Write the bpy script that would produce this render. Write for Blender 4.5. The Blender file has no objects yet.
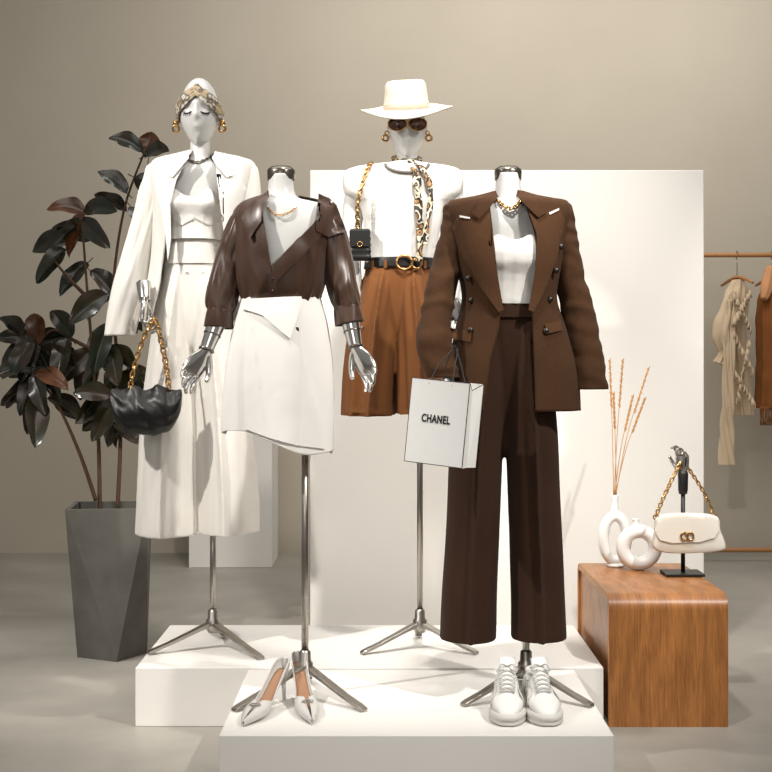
import bpy, bmesh, math, random
from mathutils import Vector, Matrix, noise
from mathutils.bvhtree import BVHTree
random.seed(7)
F=1400.0; CX=386.0; CY=360.0; H=1.18
pi=math.pi
def X(px,D): return (px-CX)*D/F
def Z(py,D): return H-(py-CY)*D/F
def P(px,py,D,off=0.0):
    return Vector((X(px,D),D+off,Z(py,D)))
def s2l(c):
    c=c/255.0
    return c/12.92 if c<=0.04045 else ((c+0.055)/1.055)**2.4
def C(r,g,b): return (s2l(r),s2l(g),s2l(b),1)

# ------------------------------------------------------------ materials
def newmat(name):
    m=bpy.data.materials.new(name); m.use_nodes=True
    nt=m.node_tree; b=nt.nodes['Principled BSDF']
    return m,nt,b
def setin(b,k,v):
    if k in b.inputs: b.inputs[k].default_value=v
def fabric(name,col,rough=.85,scale=350,bump=.25,var=.10,sheen=.15,stretch=(1,1,1),big=9,wr=0,wrs=14,wst=(1,1,.45),spec=None,wdet=1.5):
    m,nt,b=newmat(name)
    tc=nt.nodes.new('ShaderNodeTexCoord'); mp=nt.nodes.new('ShaderNodeMapping')
    mp.inputs['Scale'].default_value=stretch
    nt.links.new(tc.outputs['Object'],mp.inputs['Vector'])
    n1=nt.nodes.new('ShaderNodeTexNoise'); n1.inputs['Scale'].default_value=scale; n1.inputs['Detail'].default_value=2
    n2=nt.nodes.new('ShaderNodeTexNoise'); n2.inputs['Scale'].default_value=big; n2.inputs['Detail'].default_value=3
    nt.links.new(mp.outputs[0],n1.inputs['Vector']); nt.links.new(tc.outputs['Object'],n2.inputs['Vector'])
    mx=nt.nodes.new('ShaderNodeMix'); mx.data_type='RGBA'
    lo=tuple(c*(1-var) for c in col[:3])+(1,); hi=tuple(min(1,c*(1+var)) for c in col[:3])+(1,)
    mx.inputs[6].default_value=lo; mx.inputs[7].default_value=hi
    ad=nt.nodes.new('ShaderNodeMath'); ad.operation='MULTIPLY_ADD'; ad.inputs[1].default_value=.5
    nt.links.new(n1.outputs['Fac'],ad.inputs[0]); 
    h=nt.nodes.new('ShaderNodeMath'); h.operation='MULTIPLY'; h.inputs[1].default_value=.5
    nt.links.new(n2.outputs['Fac'],h.inputs[0]); nt.links.new(h.outputs[0],ad.inputs[2])
    nt.links.new(ad.outputs[0],mx.inputs[0]); nt.links.new(mx.outputs[2],b.inputs['Base Color'])
    bp=nt.nodes.new('ShaderNodeBump'); bp.inputs['Strength'].default_value=bump; bp.inputs['Distance'].default_value=.001
    nt.links.new(n1.outputs['Fac'],bp.inputs['Height']); nt.links.new(bp.outputs[0],b.inputs['Normal'])
    if wr:
        mw=nt.nodes.new('ShaderNodeMapping'); mw.inputs['Scale'].default_value=wst; mw.inputs['Rotation'].default_value=(0,.35,.2)
        n3=nt.nodes.new('ShaderNodeTexNoise'); n3.inputs['Scale'].default_value=wrs; n3.inputs['Detail'].default_value=wdet; n3.inputs['Distortion'].default_value=1.1
        nt.links.new(tc.outputs['Object'],mw.inputs['Vector']); nt.links.new(mw.outputs[0],n3.inputs['Vector'])
        b2=nt.nodes.new('ShaderNodeBump'); b2.inputs['Strength'].default_value=1; b2.inputs['Distance'].default_value=wr
        nt.links.new(n3.outputs['Fac'],b2.inputs['Height']); nt.links.new(b2.outputs[0],bp.inputs['Normal'])
    b.inputs['Roughness'].default_value=rough
    setin(b,'Sheen Weight',sheen); setin(b,'Sheen Roughness',.5)
    setin(b,'Specular IOR Level',spec if spec is not None else (.6 if rough<.6 else .2))
    return m
def plain(name,col,rough=.5,metal=0,spec=.5,coat=0,nscale=40,var=.03):
    m,nt,b=newmat(name)
    tc=nt.nodes.new('ShaderNodeTexCoord')
    n=nt.nodes.new('ShaderNodeTexNoise'); n.inputs['Scale'].default_value=nscale
    nt.links.new(tc.outputs['Object'],n.inputs['Vector'])
    mx=nt.nodes.new('ShaderNodeMix'); mx.data_type='RGBA'
    mx.inputs[6].default_value=tuple(c*(1-var) for c in col[:3])+(1,)
    mx.inputs[7].default_value=tuple(min(1,c*(1+var)) for c in col[:3])+(1,)
    nt.links.new(n.outputs['Fac'],mx.inputs[0]); nt.links.new(mx.outputs[2],b.inputs['Base Color'])
    b.inputs['Roughness'].default_value=rough; b.inputs['Metallic'].default_value=metal
    setin(b,'Specular IOR Level',spec); setin(b,'Coat Weight',coat)
    return m
def ramp(nt,stops,interp='CONSTANT'):
    r=nt.nodes.new('ShaderNodeValToRGB'); cr=r.color_ramp; cr.interpolation=interp
    cr.elements[0].position=stops[0][0]; cr.elements[0].color=stops[0][1]
    cr.elements[1].position=stops[1][0]; cr.elements[1].color=stops[1][1]
    for p,c in stops[2:]:
        e=cr.elements.new(p); e.color=c
    return r
def pattern(name,cols,scale=60,rough=.6,interp='CONSTANT'):
    m,nt,b=newmat(name)
    tc=nt.nodes.new('ShaderNodeTexCoord'); v=nt.nodes.new('ShaderNodeTexVoronoi'); v.inputs['Scale'].default_value=scale
    nz=nt.nodes.new('ShaderNodeTexNoise'); nz.inputs['Scale'].default_value=scale*.6; nz.inputs['Detail'].default_value=1
    nt.links.new(tc.outputs['Object'],v.inputs['Vector']); nt.links.new(tc.outputs['Object'],nz.inputs['Vector'])
    n=len(cols); r=ramp(nt,[(.30+i*.42/n if i else 0,c) for i,c in enumerate(cols)],interp)
    ad=nt.nodes.new('ShaderNodeMath'); ad.operation='MULTIPLY_ADD'; ad.inputs[1].default_value=.35
    nt.links.new(v.outputs['Distance'],ad.inputs[0])
    h=nt.nodes.new('ShaderNodeMath'); h.operation='MULTIPLY'; h.inputs[1].default_value=.72
    nt.links.new(nz.outputs['Fac'],h.inputs[0]); nt.links.new(h.outputs[0],ad.inputs[2])
    nt.links.new(ad.outputs[0],r.inputs['Fac']); nt.links.new(r.outputs[0],b.inputs['Base Color'])
    b.inputs['Roughness'].default_value=rough
    return m

M_jacket=fabric('brown_wool',C(64,41,23),.92,300,.8,.5,.02,(1,1,.35),wr=.005,wrs=11)
M_trous=fabric('dark_brown_wool',C(50,31,19),.92,300,.7,.42,.02,(1,1,.3),wr=.005,wrs=10,wst=(1,1,.2))
M_lapel=fabric('brown_wool_lapel',C(76,50,30),.9,300,.8,.45,.02,(1,1,.35))
M_white=fabric('white_suiting',C(216,212,205),.9,480,.25,.03,.0,wr=.010,wrs=9,wst=(1,1,.3))
M_white2=fabric('white_crepe',C(226,223,218),.9,480,.25,.03,.0,wr=.006,wrs=8,wst=(1,1,.5))
M_tee=fabric('white_jersey',C(218,215,210),.9,420,.2,.03,.0,wr=.008,wrs=14)
M_camel=fabric('camel_twill',C(104,64,32),.88,420,.35,.16,.02,wr=.009,wrs=13,wst=(1,1,.25))
M_satin=fabric('brown_satin',C(60,37,22),.36,300,.02,.08,.10,big=14,wr=.028,wrs=9,wst=(1.2,1.2,.5),spec=.5,wdet=.4)
M_skin=plain('mannequin_white',C(198,197,194),.36,0,.5)
M_chrome=plain('chrome',C(205,203,200),.14,1)
M_steel=plain('brushed_steel',C(165,160,152),.3,1)
M_capm=plain('dark_steel',C(120,114,106),.25,1)
M_gold=plain('gold',C(188,148,96),.26,1)
M_black=plain('black_leather',C(18,16,15),.42,0,.4)
M_blackmat=plain('black_metal',C(16,16,16),.45)
M_darkbtn=plain('dark_button',C(28,20,16),.35)
M_turban=pattern('silk_scarf_print',[C(196,188,174),C(128,108,82),C(206,200,188),C(66,54,46),C(166,148,118)],38,.5,'LINEAR')
M_scarf=pattern('scarf_print',[C(20,17,16),C(150,108,56),C(30,24,20),C(196,182,156),C(20,18,18)],46)
M_hat=fabric('cream_felt',C(222,213,198),.9,300,.2,.03,.0)
M_ribbon=plain('cream_ribbon',C(196,184,166),.5)
M_lens=plain('brown_lens',C(70,36,20),.08,0,.8,.5)
M_paper=plain('white_paper',C(220,219,216),.7)
M_ink=plain('black_ink',C(15,15,15),.6)
M_platform=plain('platform_white',C(228,225,220),.5,0,.4,0,6,.02)
M_panel=plain('panel_white',C(232,229,223),.75,0,.3,0,3,.02)
M_ceramic=plain('white_ceramic',C(232,231,228),.35)
M_cream=plain('cream_leather',C(222,216,204),.4)
M_nude=plain('nude_insole',C(150,112,84),.5)
M_pump=plain('grey_white_leather',C(200,198,194),.3)
M_sneak=plain('sneaker_white',C(224,223,220),.5)
M_lace=plain('lace_grey_white',C(180,178,174),.8)
M_sole=plain('sneaker_sole',C(204,201,195),.6)
M_lash=plain('black_lash',C(18,14,12),.6)
M_rib=plain('grey_rib',C(108,104,99),.9)
M_lining=plain('lining_grey',C(110,106,100),.9)
M_stem=plain('dried_stem',C(186,138,84),.8,nscale=80,var=.2)
M_bark=plain('bark',C(84,60,42),.85,nscale=60,var=.35)
M_soil=plain('soil',C(40,28,20),.95,nscale=60,var=.5)
M_blouse=fabric('beige_chiffon',C(210,188,158),.8,300,.2,.1,.1)
M_rust=fabric('rust_knit',C(134,82,40),.95,160,.8,.25,.1)
M_peach=fabric('peach_top',C(200,146,104),.9,200,.4,.1,.1)
M_railw=plain('rail_wood',C(176,124,76),.5,nscale=30,var=.15)

def leafmat(name,c1,c2):
    m,nt,b=newmat(name)
    tc=nt.nodes.new('ShaderNodeTexCoord'); n=nt.nodes.new('ShaderNodeTexNoise'); n.inputs['Scale'].default_value=9
    nt.links.new(tc.outputs['Object'],n.inputs['Vector'])
    r=ramp(nt,[(.35,c1),(.7,c2)],'LINEAR'); nt.links.new(n.outputs['Fac'],r.inputs['Fac'])
    nt.links.new(r.outputs[0],b.inputs['Base Color']); b.inputs['Roughness'].default_value=.24; setin(b,'Specular IOR Level',.5)
    return m
M_leaf=leafmat('dark_leaf',C(24,32,18),C(54,41,28))
M_leafb=leafmat('brown_leaf',C(98,58,32),C(66,40,24))

def wood(name,a,bc,sc=(1,1,1),wscale=7,dist=7,rough=.38,wk=.14,nk=.86):
    m,nt,b=newmat(name)
    tc=nt.nodes.new('ShaderNodeTexCoord'); mp=nt.nodes.new('ShaderNodeMapping')
    mp.inputs['Scale'].default_value=sc
    nt.links.new(tc.outputs['Object'],mp.inputs['Vector'])
    w=nt.nodes.new('ShaderNodeTexWave'); w.bands_direction='X'; w.inputs['Scale'].default_value=wscale
    w.inputs['Distortion'].default_value=dist; w.inputs['Detail'].default_value=3; w.inputs['Detail Scale'].default_value=1.6
    nt.links.new(mp.outputs[0],w.inputs['Vector'])
    n=nt.nodes.new('ShaderNodeTexNoise'); n.inputs['Scale'].default_value=110; n.inputs['Detail'].default_value=6; n.inputs['Distortion'].default_value=.8
    mp2=nt.nodes.new('ShaderNodeMapping'); mp2.inputs['Scale'].default_value=(2.2,.12,.11)
    nt.links.new(tc.outputs['Object'],mp2.inputs['Vector']); nt.links.new(mp2.outputs[0],n.inputs['Vector'])
    ml=nt.nodes.new('ShaderNodeMath'); ml.operation='MULTIPLY_ADD'; ml.inputs[1].default_value=wk
    h=nt.nodes.new('ShaderNodeMath'); h.operation='MULTIPLY'; h.inputs[1].default_value=nk
    nt.links.new(n.outputs['Fac'],h.inputs[0]); nt.links.new(w.outputs['Fac'],ml.inputs[0]); nt.links.new(h.outputs[0],ml.inputs[2])
    r=ramp(nt,[(.25,a),(.8,bc)],'LINEAR'); nt.links.new(ml.outputs[0],r.inputs['Fac'])
    nt.links.new(r.outputs[0],b.inputs['Base Color']); b.inputs['Roughness'].default_value=rough
    return m
M_wood=wood('amber_plywood',C(118,72,32),C(184,122,64),(1,.5,.4),4,10)
M_ply=plain('ply_edge',C(214,162,108),.6)

def concrete(name,c1,c2,rough,scale=2.2,spec=.5):
    m,nt,b=newmat(name)
    tc=nt.nodes.new('ShaderNodeTexCoord')
    n=nt.nodes.new('ShaderNodeTexNoise'); n.inputs['Scale'].default_value=scale; n.inputs['Detail'].default_value=8; n.inputs['Roughness'].default_value=.6
    n2=nt.nodes.new('ShaderNodeTexNoise'); n2.inputs['Scale'].default_value=90; n2.inputs['Detail'].default_value=3
    nt.links.new(tc.outputs['Object'],n.inputs['Vector']); nt.links.new(tc.outputs['Object'],n2.inputs['Vector'])
    r=ramp(nt,[(.3,c1),(.7,c2)],'LINEAR'); nt.links.new(n.outputs['Fac'],r.inputs['Fac'])
    nt.links.new(r.outputs[0],b.inputs['Base Color'])
    bp=nt.nodes.new('ShaderNodeBump'); bp.inputs['Strength'].default_value=.12; bp.inputs['Distance'].default_value=.002
    nt.links.new(n2.outputs['Fac'],bp.inputs['Height']); nt.links.new(bp.outputs[0],b.inputs['Normal'])
    b.inputs['Roughness'].default_value=rough; setin(b,'Specular IOR Level',spec)
    return m
M_floor=concrete('floor_concrete',C(140,136,128),C(160,155,146),.5)
M_wall=concrete('wall_plaster',C(182,173,158),C(189,180,164),.9,1.2,.2)
M_pot=concrete('pot_concrete',C(84,81,76),C(102,99,93),.75,7)

# ------------------------------------------------------------ geometry core
class G:
    def __init__(s): s.v=[]; s.f=[]; s.mi=[]
    def add(s,v,f,mi=0):
        o=len(s.v); s.v+= [Vector(p) for p in v]; s.f+=[tuple(i+o for i in q) for q in f]; s.mi+=[mi]*len(f); return s
    def rings(s,rs,closed=True,caps=(True,True),mi=0):
        n=len(rs[0]); v=[p for r in rs for p in r]; f=[]
        for i in range(len(rs)-1):
            for j in range(n if closed else n-1):
                k=(j+1)%n
                f.append((i*n+j,i*n+k,(i+1)*n+k,(i+1)*n+j))
        if closed and caps[0]: f.append(tuple(range(n)))
        if closed and caps[1]: f.append(tuple((len(rs)-1)*n+j for j in range(n)))
        return s.add(v,f,mi)
    def xf(s,M):
        s.v=[M@p for p in s.v]; return s
    def bvh(s): return BVHTree.FromPolygons(s.v,s.f)
def link(o): bpy.context.scene.collection.objects.link(o)
def top(name,label,cat,loc,group=None):
    e=bpy.data.objects.new(name,None); e.empty_display_size=.1; e.location=loc; link(e)
    e['label']=label; e['category']=cat
    if group: e['group']=group
    return e
def setparent(o,p):
    if p is None: return
    bpy.context.view_layer.update()
    o.parent=p; o.matrix_parent_inverse=p.matrix_world.inverted()
def obj(name,g,mat,parent=None,smooth=True,solid=0,remesh=0,smoothit=0,subsurf=0,bevel=0,label=None,cat=None,group=None,recalc=True,sharp=0):
    me=bpy.data.meshes.new(name); me.from_pydata([tuple(p) for p in g.v],[],g.f)
    mats=mat if isinstance(mat,(list,tuple)) else [mat]
    for m in mats: me.materials.append(m)
    for p,i in zip(me.polygons,g.mi): p.material_index=i; p.use_smooth=smooth
    if recalc or sharp:
        bm=bmesh.new(); bm.from_mesh(me)
        if recalc: bmesh.ops.recalc_face_normals(bm,faces=bm.faces)
        if sharp:
            for e in bm.edges:
                if len(e.link_faces)==2 and e.calc_face_angle(0)>sharp: e.smooth=False
        bm.to_mesh(me); bm.free()
    o=bpy.data.objects.new(name,me); link(o)
    if remesh:
        r=o.modifiers.new('r','REMESH'); r.mode='VOXEL'; r.voxel_size=remesh; r.use_smooth_shade=True
    if smoothit:
        sm=o.modifiers.new('s','SMOOTH'); sm.iterations=smoothit; sm.factor=.5
    if solid:
        s=o.modifiers.new('t','SOLIDIFY'); s.thickness=solid; s.offset=0
    if bevel:
        b=o.modifiers.new('b','BEVEL'); b.width=bevel; b.segments=3; b.limit_method='ANGLE'; b.angle_limit=.6
    if subsurf:
        s=o.modifiers.new('u','SUBSURF'); s.levels=subsurf; s.render_levels=subsurf
    if label: o['label']=label
    if cat: o['category']=cat
    if group: o['group']=group
    setparent(o,parent)
    return o
def cr(pts,t):
    n=len(pts)-1; u=min(max(t,0),1)*n; i=min(int(u),n-1); u-=i
    p0=pts[max(i-1,0)];p1=pts[i];p2=pts[i+1];p3=pts[min(i+2,n)]
    return [.5*((2*b)+(-a+c)*u+(2*a-5*b+4*c-d)*u*u+(-a+3*b-3*c+d)*u**3) for a,b,c,d in zip(p0,p1,p2,p3)]
def lin(tab,x):
    tab=sorted(tab)
    if x<=tab[0][0]: return tab[0][1:]
    for a,b in zip(tab,tab[1:]):
        if x<=b[0]:
            u=(x-a[0])/(b[0]-a[0]); u=u*u*(3-2*u)*.4+u*.6
            return [p+(q-p)*u for p,q in zip(a[1:],b[1:])]
    return tab[-1][1:]
def sp(v,e): return math.copysign(abs(v)**e,v)
def R(D,rows):
    out=[]
    for r in rows:
        py,cx,hw,ry=r[:4]; n=r[4] if len(r)>4 else 2.2; off=r[5] if len(r)>5 else 0
        out.append((Z(py,D),X(cx,D),D+off,hw*D/F,ry,n))
    return out
def OP(D,tab): # opening in px -> function
    t=[(Z(py,D),X(a,D),X(b,D)) for py,a,b in tab]
    return lambda z: lin(t,z)
def loft(g,rows,seg=88,steps=70,open=None,fold=None,caps=(True,True),warp=None,mi=0):
    rs=[]
    for i in range(steps+1):
        t=i/steps; z,cx,cy,rx,ry,n=cr(rows,t); n=max(n,1.6)
        ring=[]
        if open:
            xl,xr=open(z)
            ar=math.asin(max(-1,min(1,sp((xr-cx)/rx,n/2)))); al=math.asin(max(-1,min(1,sp((cx-xl)/rx,n/2))))
            a0=ar; a1=2*pi-al; m=seg+1
        else: a0=0;a1=2*pi; m=seg
        for j in range(m):
            th=a0+(a1-a0)*j/seg
            s=math.sin(th); c=math.cos(th)
            d=fold(th,t,(cx+rx*s,cy-ry*c,z)) if fold else 0
            p=Vector((cx+(rx+d)*sp(s,2/n),cy-(ry+d)*sp(c,2/n),z))
            if warp: p=warp(p,t,th)
            ring.append(p)
        rs.append(ring)
    g.rings(rs,closed=not open,caps=caps,mi=mi)
    return g
def tube(g,path,rad,seg=24,steps=None,fold=None,caps=(True,True),ref=Vector((1,0,0)),n=2.0,mi=0,smooth=True):
    path=[tuple(p) for p in path]
    rad=[(r,r) if not isinstance(r,tuple) else r for r in (rad if isinstance(rad,list) else [rad]*len(path))]
    steps=steps or (len(path)-1)*6
    pts=[Vector(cr(path,i/steps)) for i in range(steps+1)]
    rr=[cr(rad,i/steps) for i in range(steps+1)]
    rs=[]
    side=None
    for i,p in enumerate(pts):
        a=pts[max(i-1,0)]; b=pts[min(i+1,steps)]; T=(b-a)
        T=T.normalized() if T.length>1e-9 else Vector((0,0,1))
        base=ref if side is None else side
        sd=base-T*base.dot(T)
        if sd.length<1e-4: sd=Vector((0,1,0))-T*T.y
        side=sd.normalized(); o=T.cross(side)
        ring=[]
        for j in range(seg):
            th=2*pi*j/seg; s=math.sin(th); c=math.cos(th)
            d=fold(th,i/steps,tuple(p+side*rr[i][0]*c+o*rr[i][1]*s)) if fold else 0
            ring.append(p+side*(rr[i][0]+d)*sp(c,2/n)+o*(rr[i][1]+d)*sp(s,2/n))
        rs.append(ring)
    g.rings(rs,caps=caps,mi=mi); return g
def box(g,c,s,M=None,mi=0):
    v=[Vector((x*s[0]/2,y*s[1]/2,z*s[2]/2)) for x in(-1,1) for y in(-1,1) for z in(-1,1)]
    if M: v=[M@p for p in v]
    v=[p+Vector(c) for p in v]
    return g.add(v,[(0,1,3,2),(4,6,7,5),(0,4,5,1),(2,3,7,6),(0,2,6,4),(1,5,7,3)],mi)
def torus(g,c,R1,r,ax=(0,1,0),sx=1,sy=1,n1=28,n2=10,mi=0,rot=0):
    az=Vector(ax).normalized(); u=Vector((0,0,1)) if abs(az.z)<.9 else Vector((1,0,0))
    u=(u-az*u.dot(az)).normalized(); w=az.cross(u)
    rs=[]
    for i in range(n1):
        a=2*pi*i/n1; ctr=Vector(c)+u*R1*sy*math.cos(a)+w*R1*sx*math.sin(a)
        d=(u*math.cos(a)+w*math.sin(a)).normalized()
        rs.append([ctr+d*r*math.cos(2*pi*j/n2)+az*r*math.sin(2*pi*j/n2) for j in range(n2)])
    v=[p for q in rs for p in q]; f=[]
    for i in range(n1):
        for j in range(n2):
            k=(j+1)%n2; i2=(i+1)%n1
            f.append((i*n2+j,i*n2+k,i2*n2+k,i2*n2+j))
    return g.add(v,f,mi)
def ell(g,c,r,nu=24,nv=14,fn=None,mi=0):
    rs=[]
    for i in range(nv+1):
        ph=pi*i/nv; ph=min(max(ph,.02),pi-.02)
        ring=[]
        for j in range(nu):
            th=2*pi*j/nu
            p=Vector((math.sin(ph)*math.sin(th),-math.sin(ph)*math.cos(th),math.cos(ph)))
            if fn: p=fn(p)
            ring.append(Vector(c)+Vector((p.x*r[0],p.y*r[1],p.z*r[2])))
        rs.append(ring)
    return g.rings(rs,mi=mi)
def lathe(g,c,prof,seg=48,caps=(False,False),mi=0):
    return g.rings([[Vector(c)+Vector((r*math.sin(2*pi*j/seg),-r*math.cos(2*pi*j/seg),z)) for j in range(seg)] for r,z in prof],caps=caps,mi=mi)
def resample(pts,step):
    pts=[Vector(p) for p in pts]; N=400
    q=[Vector(cr([tuple(p) for p in pts],i/N)) for i in range(N+1)]
    out=[q[0]]; acc=0
    for a,b in zip(q,q[1:]):
        acc+=(b-a).length
        if acc>=step: out.append(b); acc=0
    return out
def chain(g,pts,L=.02,w=.011,r=.0025,n1=14,n2=6):
    q=resample(pts,L*.68)
    for i,(a,b) in enumerate(zip(q,q[1:])):
        T=(b-a).normalized(); s=T.cross(Vector((0,1,0)))
        if s.length<.1: s=T.cross(Vector((1,0,0)))
        s.normalize(); o=T.cross(s)
        ax=(o+s*.35).normalized() if i%2 else (s+o*.55).normalized()
        c=(a+b)/2; u=T; wv=ax.cross(u).normalized()
        rs=[]
        for k in range(n1):
            an=2*pi*k/n1; ct=c+u*(L/2)*math.cos(an)+wv*(w/2)*math.sin(an); d=(u*math.cos(an)*.6+wv*math.sin(an)).normalized(); nn=u.cross(wv)
            rs.append([ct+d*r*math.cos(2*pi*j/n2)+nn*r*math.sin(2*pi*j/n2) for j in range(n2)])
        rs.append(rs[0]); g.rings(rs,caps=(False,False))
    return g
JIT=((0,0),(.0007,.0004),(-.0006,.0005),(.0003,-.0008))
def front_y(bvs,x,z):
    best=None
    for b in bvs:
        for dx,dz in JIT:
            h=b.ray_cast(Vector((x+dx,0,z+dz)),Vector((0,1,0)))
            if h[0] is not None and (best is None or h[0].y<best): best=h[0].y
    return best
def drape(bv,poly,off,step=.012,D0=4.0,sm=0,th=.004):
    """poly in world (x,z) projected along +Y on surfaces; returns a closed slab of thickness th"""
    bm=bmesh.new(); vs=[bm.verts.new((x,0,z)) for x,z in poly]
    bm.faces.new(vs)
    bmesh.ops.triangulate(bm,faces=bm.faces[:])
    xs=[p[0] for p in poly]; zs=[p[1] for p in poly]
    x=min(xs)+step
    while x<max(xs):
        bmesh.ops.bisect_plane(bm,geom=bm.verts[:]+bm.edges[:]+bm.faces[:],plane_co=(x,0,0),plane_no=(1,0,0)); x+=step
    z=min(zs)+step
    while z<max(zs):
        bmesh.ops.bisect_plane(bm,geom=bm.verts[:]+bm.edges[:]+bm.faces[:],plane_co=(0,0,z),plane_no=(0,0,1)); z+=step
    bmesh.ops.remove_doubles(bm,verts=bm.verts[:],dist=1e-5)
    bv=bv if isinstance(bv,list) else [bv]
    bm.verts.index_update(); bm.verts.ensure_lookup_table()
    g=G(); pts=[]; hits=[]
    for v in bm.verts:
        best=front_y(bv,v.co.x,v.co.z)
        pts.append([v.co.x,best,v.co.z])
        if best is not None: hits.append((v.co.x,best,v.co.z))
    for p in pts:
        if p[1] is None:
            p[1]=min(hits,key=lambda q:(q[0]-p[0])**2+(q[2]-p[2])**2)[1] if hits else D0
    nb=[[e.other_vert(v).index for e in v.link_edges] for v in bm.verts]
    for _ in range(sm):
        ys=[p[1] for p in pts]
        for i,l in enumerate(nb):
            if l: pts[i][1]=.5*ys[i]+.5*sum(ys[k] for k in l)/len(l)
    n=len(pts)
    V=[(p[0],p[1]-off,p[2]) for p in pts]+[(p[0],p[1]-off-th,p[2]) for p in pts]
    Fc=[tuple(v.index for v in f.verts) for f in bm.faces]
    Fs=Fc+[tuple(i+n for i in reversed(f)) for f in Fc]
    for e in bm.edges:
        if len(e.link_faces)==1:
            a,b=e.verts[0].index,e.verts[1].index; Fs.append((a,b,b+n,a+n))
    g.add(V,Fs)
    bm.free(); return g
def pxs(D,l): return [(X(a,D),Z(b,D)) for a,b in l]
def nz(x,y,z): return noise.noise(Vector((x,y,z)))
def dfold(k,a0,a1,seed=0,wr=.002,ws=22):
    def f(th,t,co):
        a=a0+(a1-a0)*t
        ph=2.2*nz(math.sin(th)*1.5+seed,math.cos(th)*1.5,t*1.5)
        return a*math.sin(k*th+ph+seed)*(.6+.5*nz(math.sin(th)*2+seed,math.cos(th)*2,t*2+5))+wr*nz(co[0]*ws+seed,co[1]*ws,co[2]*ws*.7)
    return f
def sfold(amp=.006,seed=0,sx=16,sz=12,shear=.5,fine=.002,sharp=1.0):
    def f(th,t,co):
        x,y,z=co
        v=nz(x*sx+seed+z*sx*shear,y*sx,z*sz)
        v=1-min(1,abs(v)*2.4)**sharp
        return amp*(v-.5)+fine*nz(x*50,y*50,z*40+seed)
    return f
def satinfold(k,m,seed,amp):
    """soft continuous drapery folds spiralling along a sleeve or panel"""
    def f(th,t,co):
        s,c=math.sin(th),math.cos(th)
        w=nz(s*1.3+seed,c*1.3,t*2.5)*5
        a=.55+.9*nz(s*1.1+seed+9,c*1.1,t*3.5)
        v=math.sin(k*th+m*t+w)*.65+.35*math.sin((k+4)*th-m*.6*t+1.7*w)
        return amp*a*v
    return f
SH=.9

# ------------------------------------------------------------ mannequin bits
def hand(name,wrist,tip,palm,parent,mat,size=1.0,curl=.5,thumb=1,voxel=.0022):
    z=(Vector(tip)-Vector(wrist)).normalized(); y=Vector(palm); y=(y-z*y.dot(z)).normalized(); x=y.cross(z)*thumb
    M=Matrix((x,y,z)).transposed().to_4x4(); M.translation=Vector(wrist)
    g=G()
    tube(g,[(0,0,-.02),(0,0,.01),(0,.002,.045),(0,.003,.085),(0,.003,.098)],[(.020,.015),(.022,.015),(.036,.014),(.040,.013),(.034,.009)],seg=20,n=2.3)
    base=[(.030,.088,.072,.0085),(.0105,.094,.082,.009),(-.010,.091,.076,.0085),(-.029,.084,.058,.0075)]
    for i,(bx,bz,L,r) in enumerate(base):
        c=curl*(1+.15*i); p=Vector((bx*.9,.002,bz-.02)); q=Vector((bx,.003,bz)); pts=[p,q]; a=c*.5; rr=[r,r*1.05]
        for sgm,fr in enumerate((.42,.32,.26)):
            q=q+Vector((bx*.25*fr,math.sin(a),math.cos(a)))*L*fr; pts.append(q); rr.append(r*(1-.12*(sgm+1))); a+=c*.8
        tube(g,pts,rr,seg=10,steps=16)
    th=[Vector((.018,.002,.012)),Vector((.036,.010,.035)),Vector((.050,.020,.062)),Vector((.054,.028+.01*curl,.088))]
    tube(g,th,[.013,.0125,.010,.0078],seg=10,steps=14)
    for v in g.v: v*=size
    g.xf(M)
    return obj(name,g,mat,parent,remesh=voxel,smoothit=1)
def stand(parent,pole_x,D,pytop,zbase,legs,hubh=.085,pr=.0105):
    zt=Z(pytop,D)
    g=G(); tube(g,[(pole_x,D,zbase+hubh-.02),(pole_x,D,zt)],pr,seg=20,steps=2); obj('pole',g,M_steel,parent)
    g=G(); lathe(g,(pole_x,D,zbase),[(.0,hubh-.03),(.018,hubh-.03),(.024,hubh-.012),(.024,hubh+.012),(.018,hubh+.018),(.017,hubh+.045),(.012,hubh+.05)],32)
    obj('stand_hub',g,M_steel,parent)
    for dx,dy in legs:
        g=G(); d=Vector((dx,dy,0)); L=d.length; u=d.normalized(); s=Vector((-u.y,u.x,0))
        rs=[]
        for t,zc,w,h in ((0.03,hubh,.014,.010),(.25,hubh*.80,.014,.007),(.7,hubh*.34,.013,.006),(.93,.012,.013,.006),(1.0,.006,.012,.005)):
            c=Vector((pole_x,D,zbase+zc))+d*t
            rs.append([c+s*w*a+Vector((0,0,h*b)) for a,b in((-1,-.9),(1,-.9),(1,.9),(-1,.9))])
        g.rings(rs); obj('stand_leg',g,M_steel,parent,smooth=False,bevel=.002)
def neck_cap(parent,px,D,py0,py1,hw):
    c=(X(px,D),D,0); a=Z(py1,D); b=Z(py0,D); r=hw*D/F; h=b-a
    g=G(); lathe(g,c,[(r*.98,a),(r,a+h*.15),(r*1.02,a+h*.6),(r*.95,a+h*.78),(r*.7,a+h*.95),(.001,b)],40)
    obj('neck_cap',g,M_capm,parent,label='polished dark metal neck cap')
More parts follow.
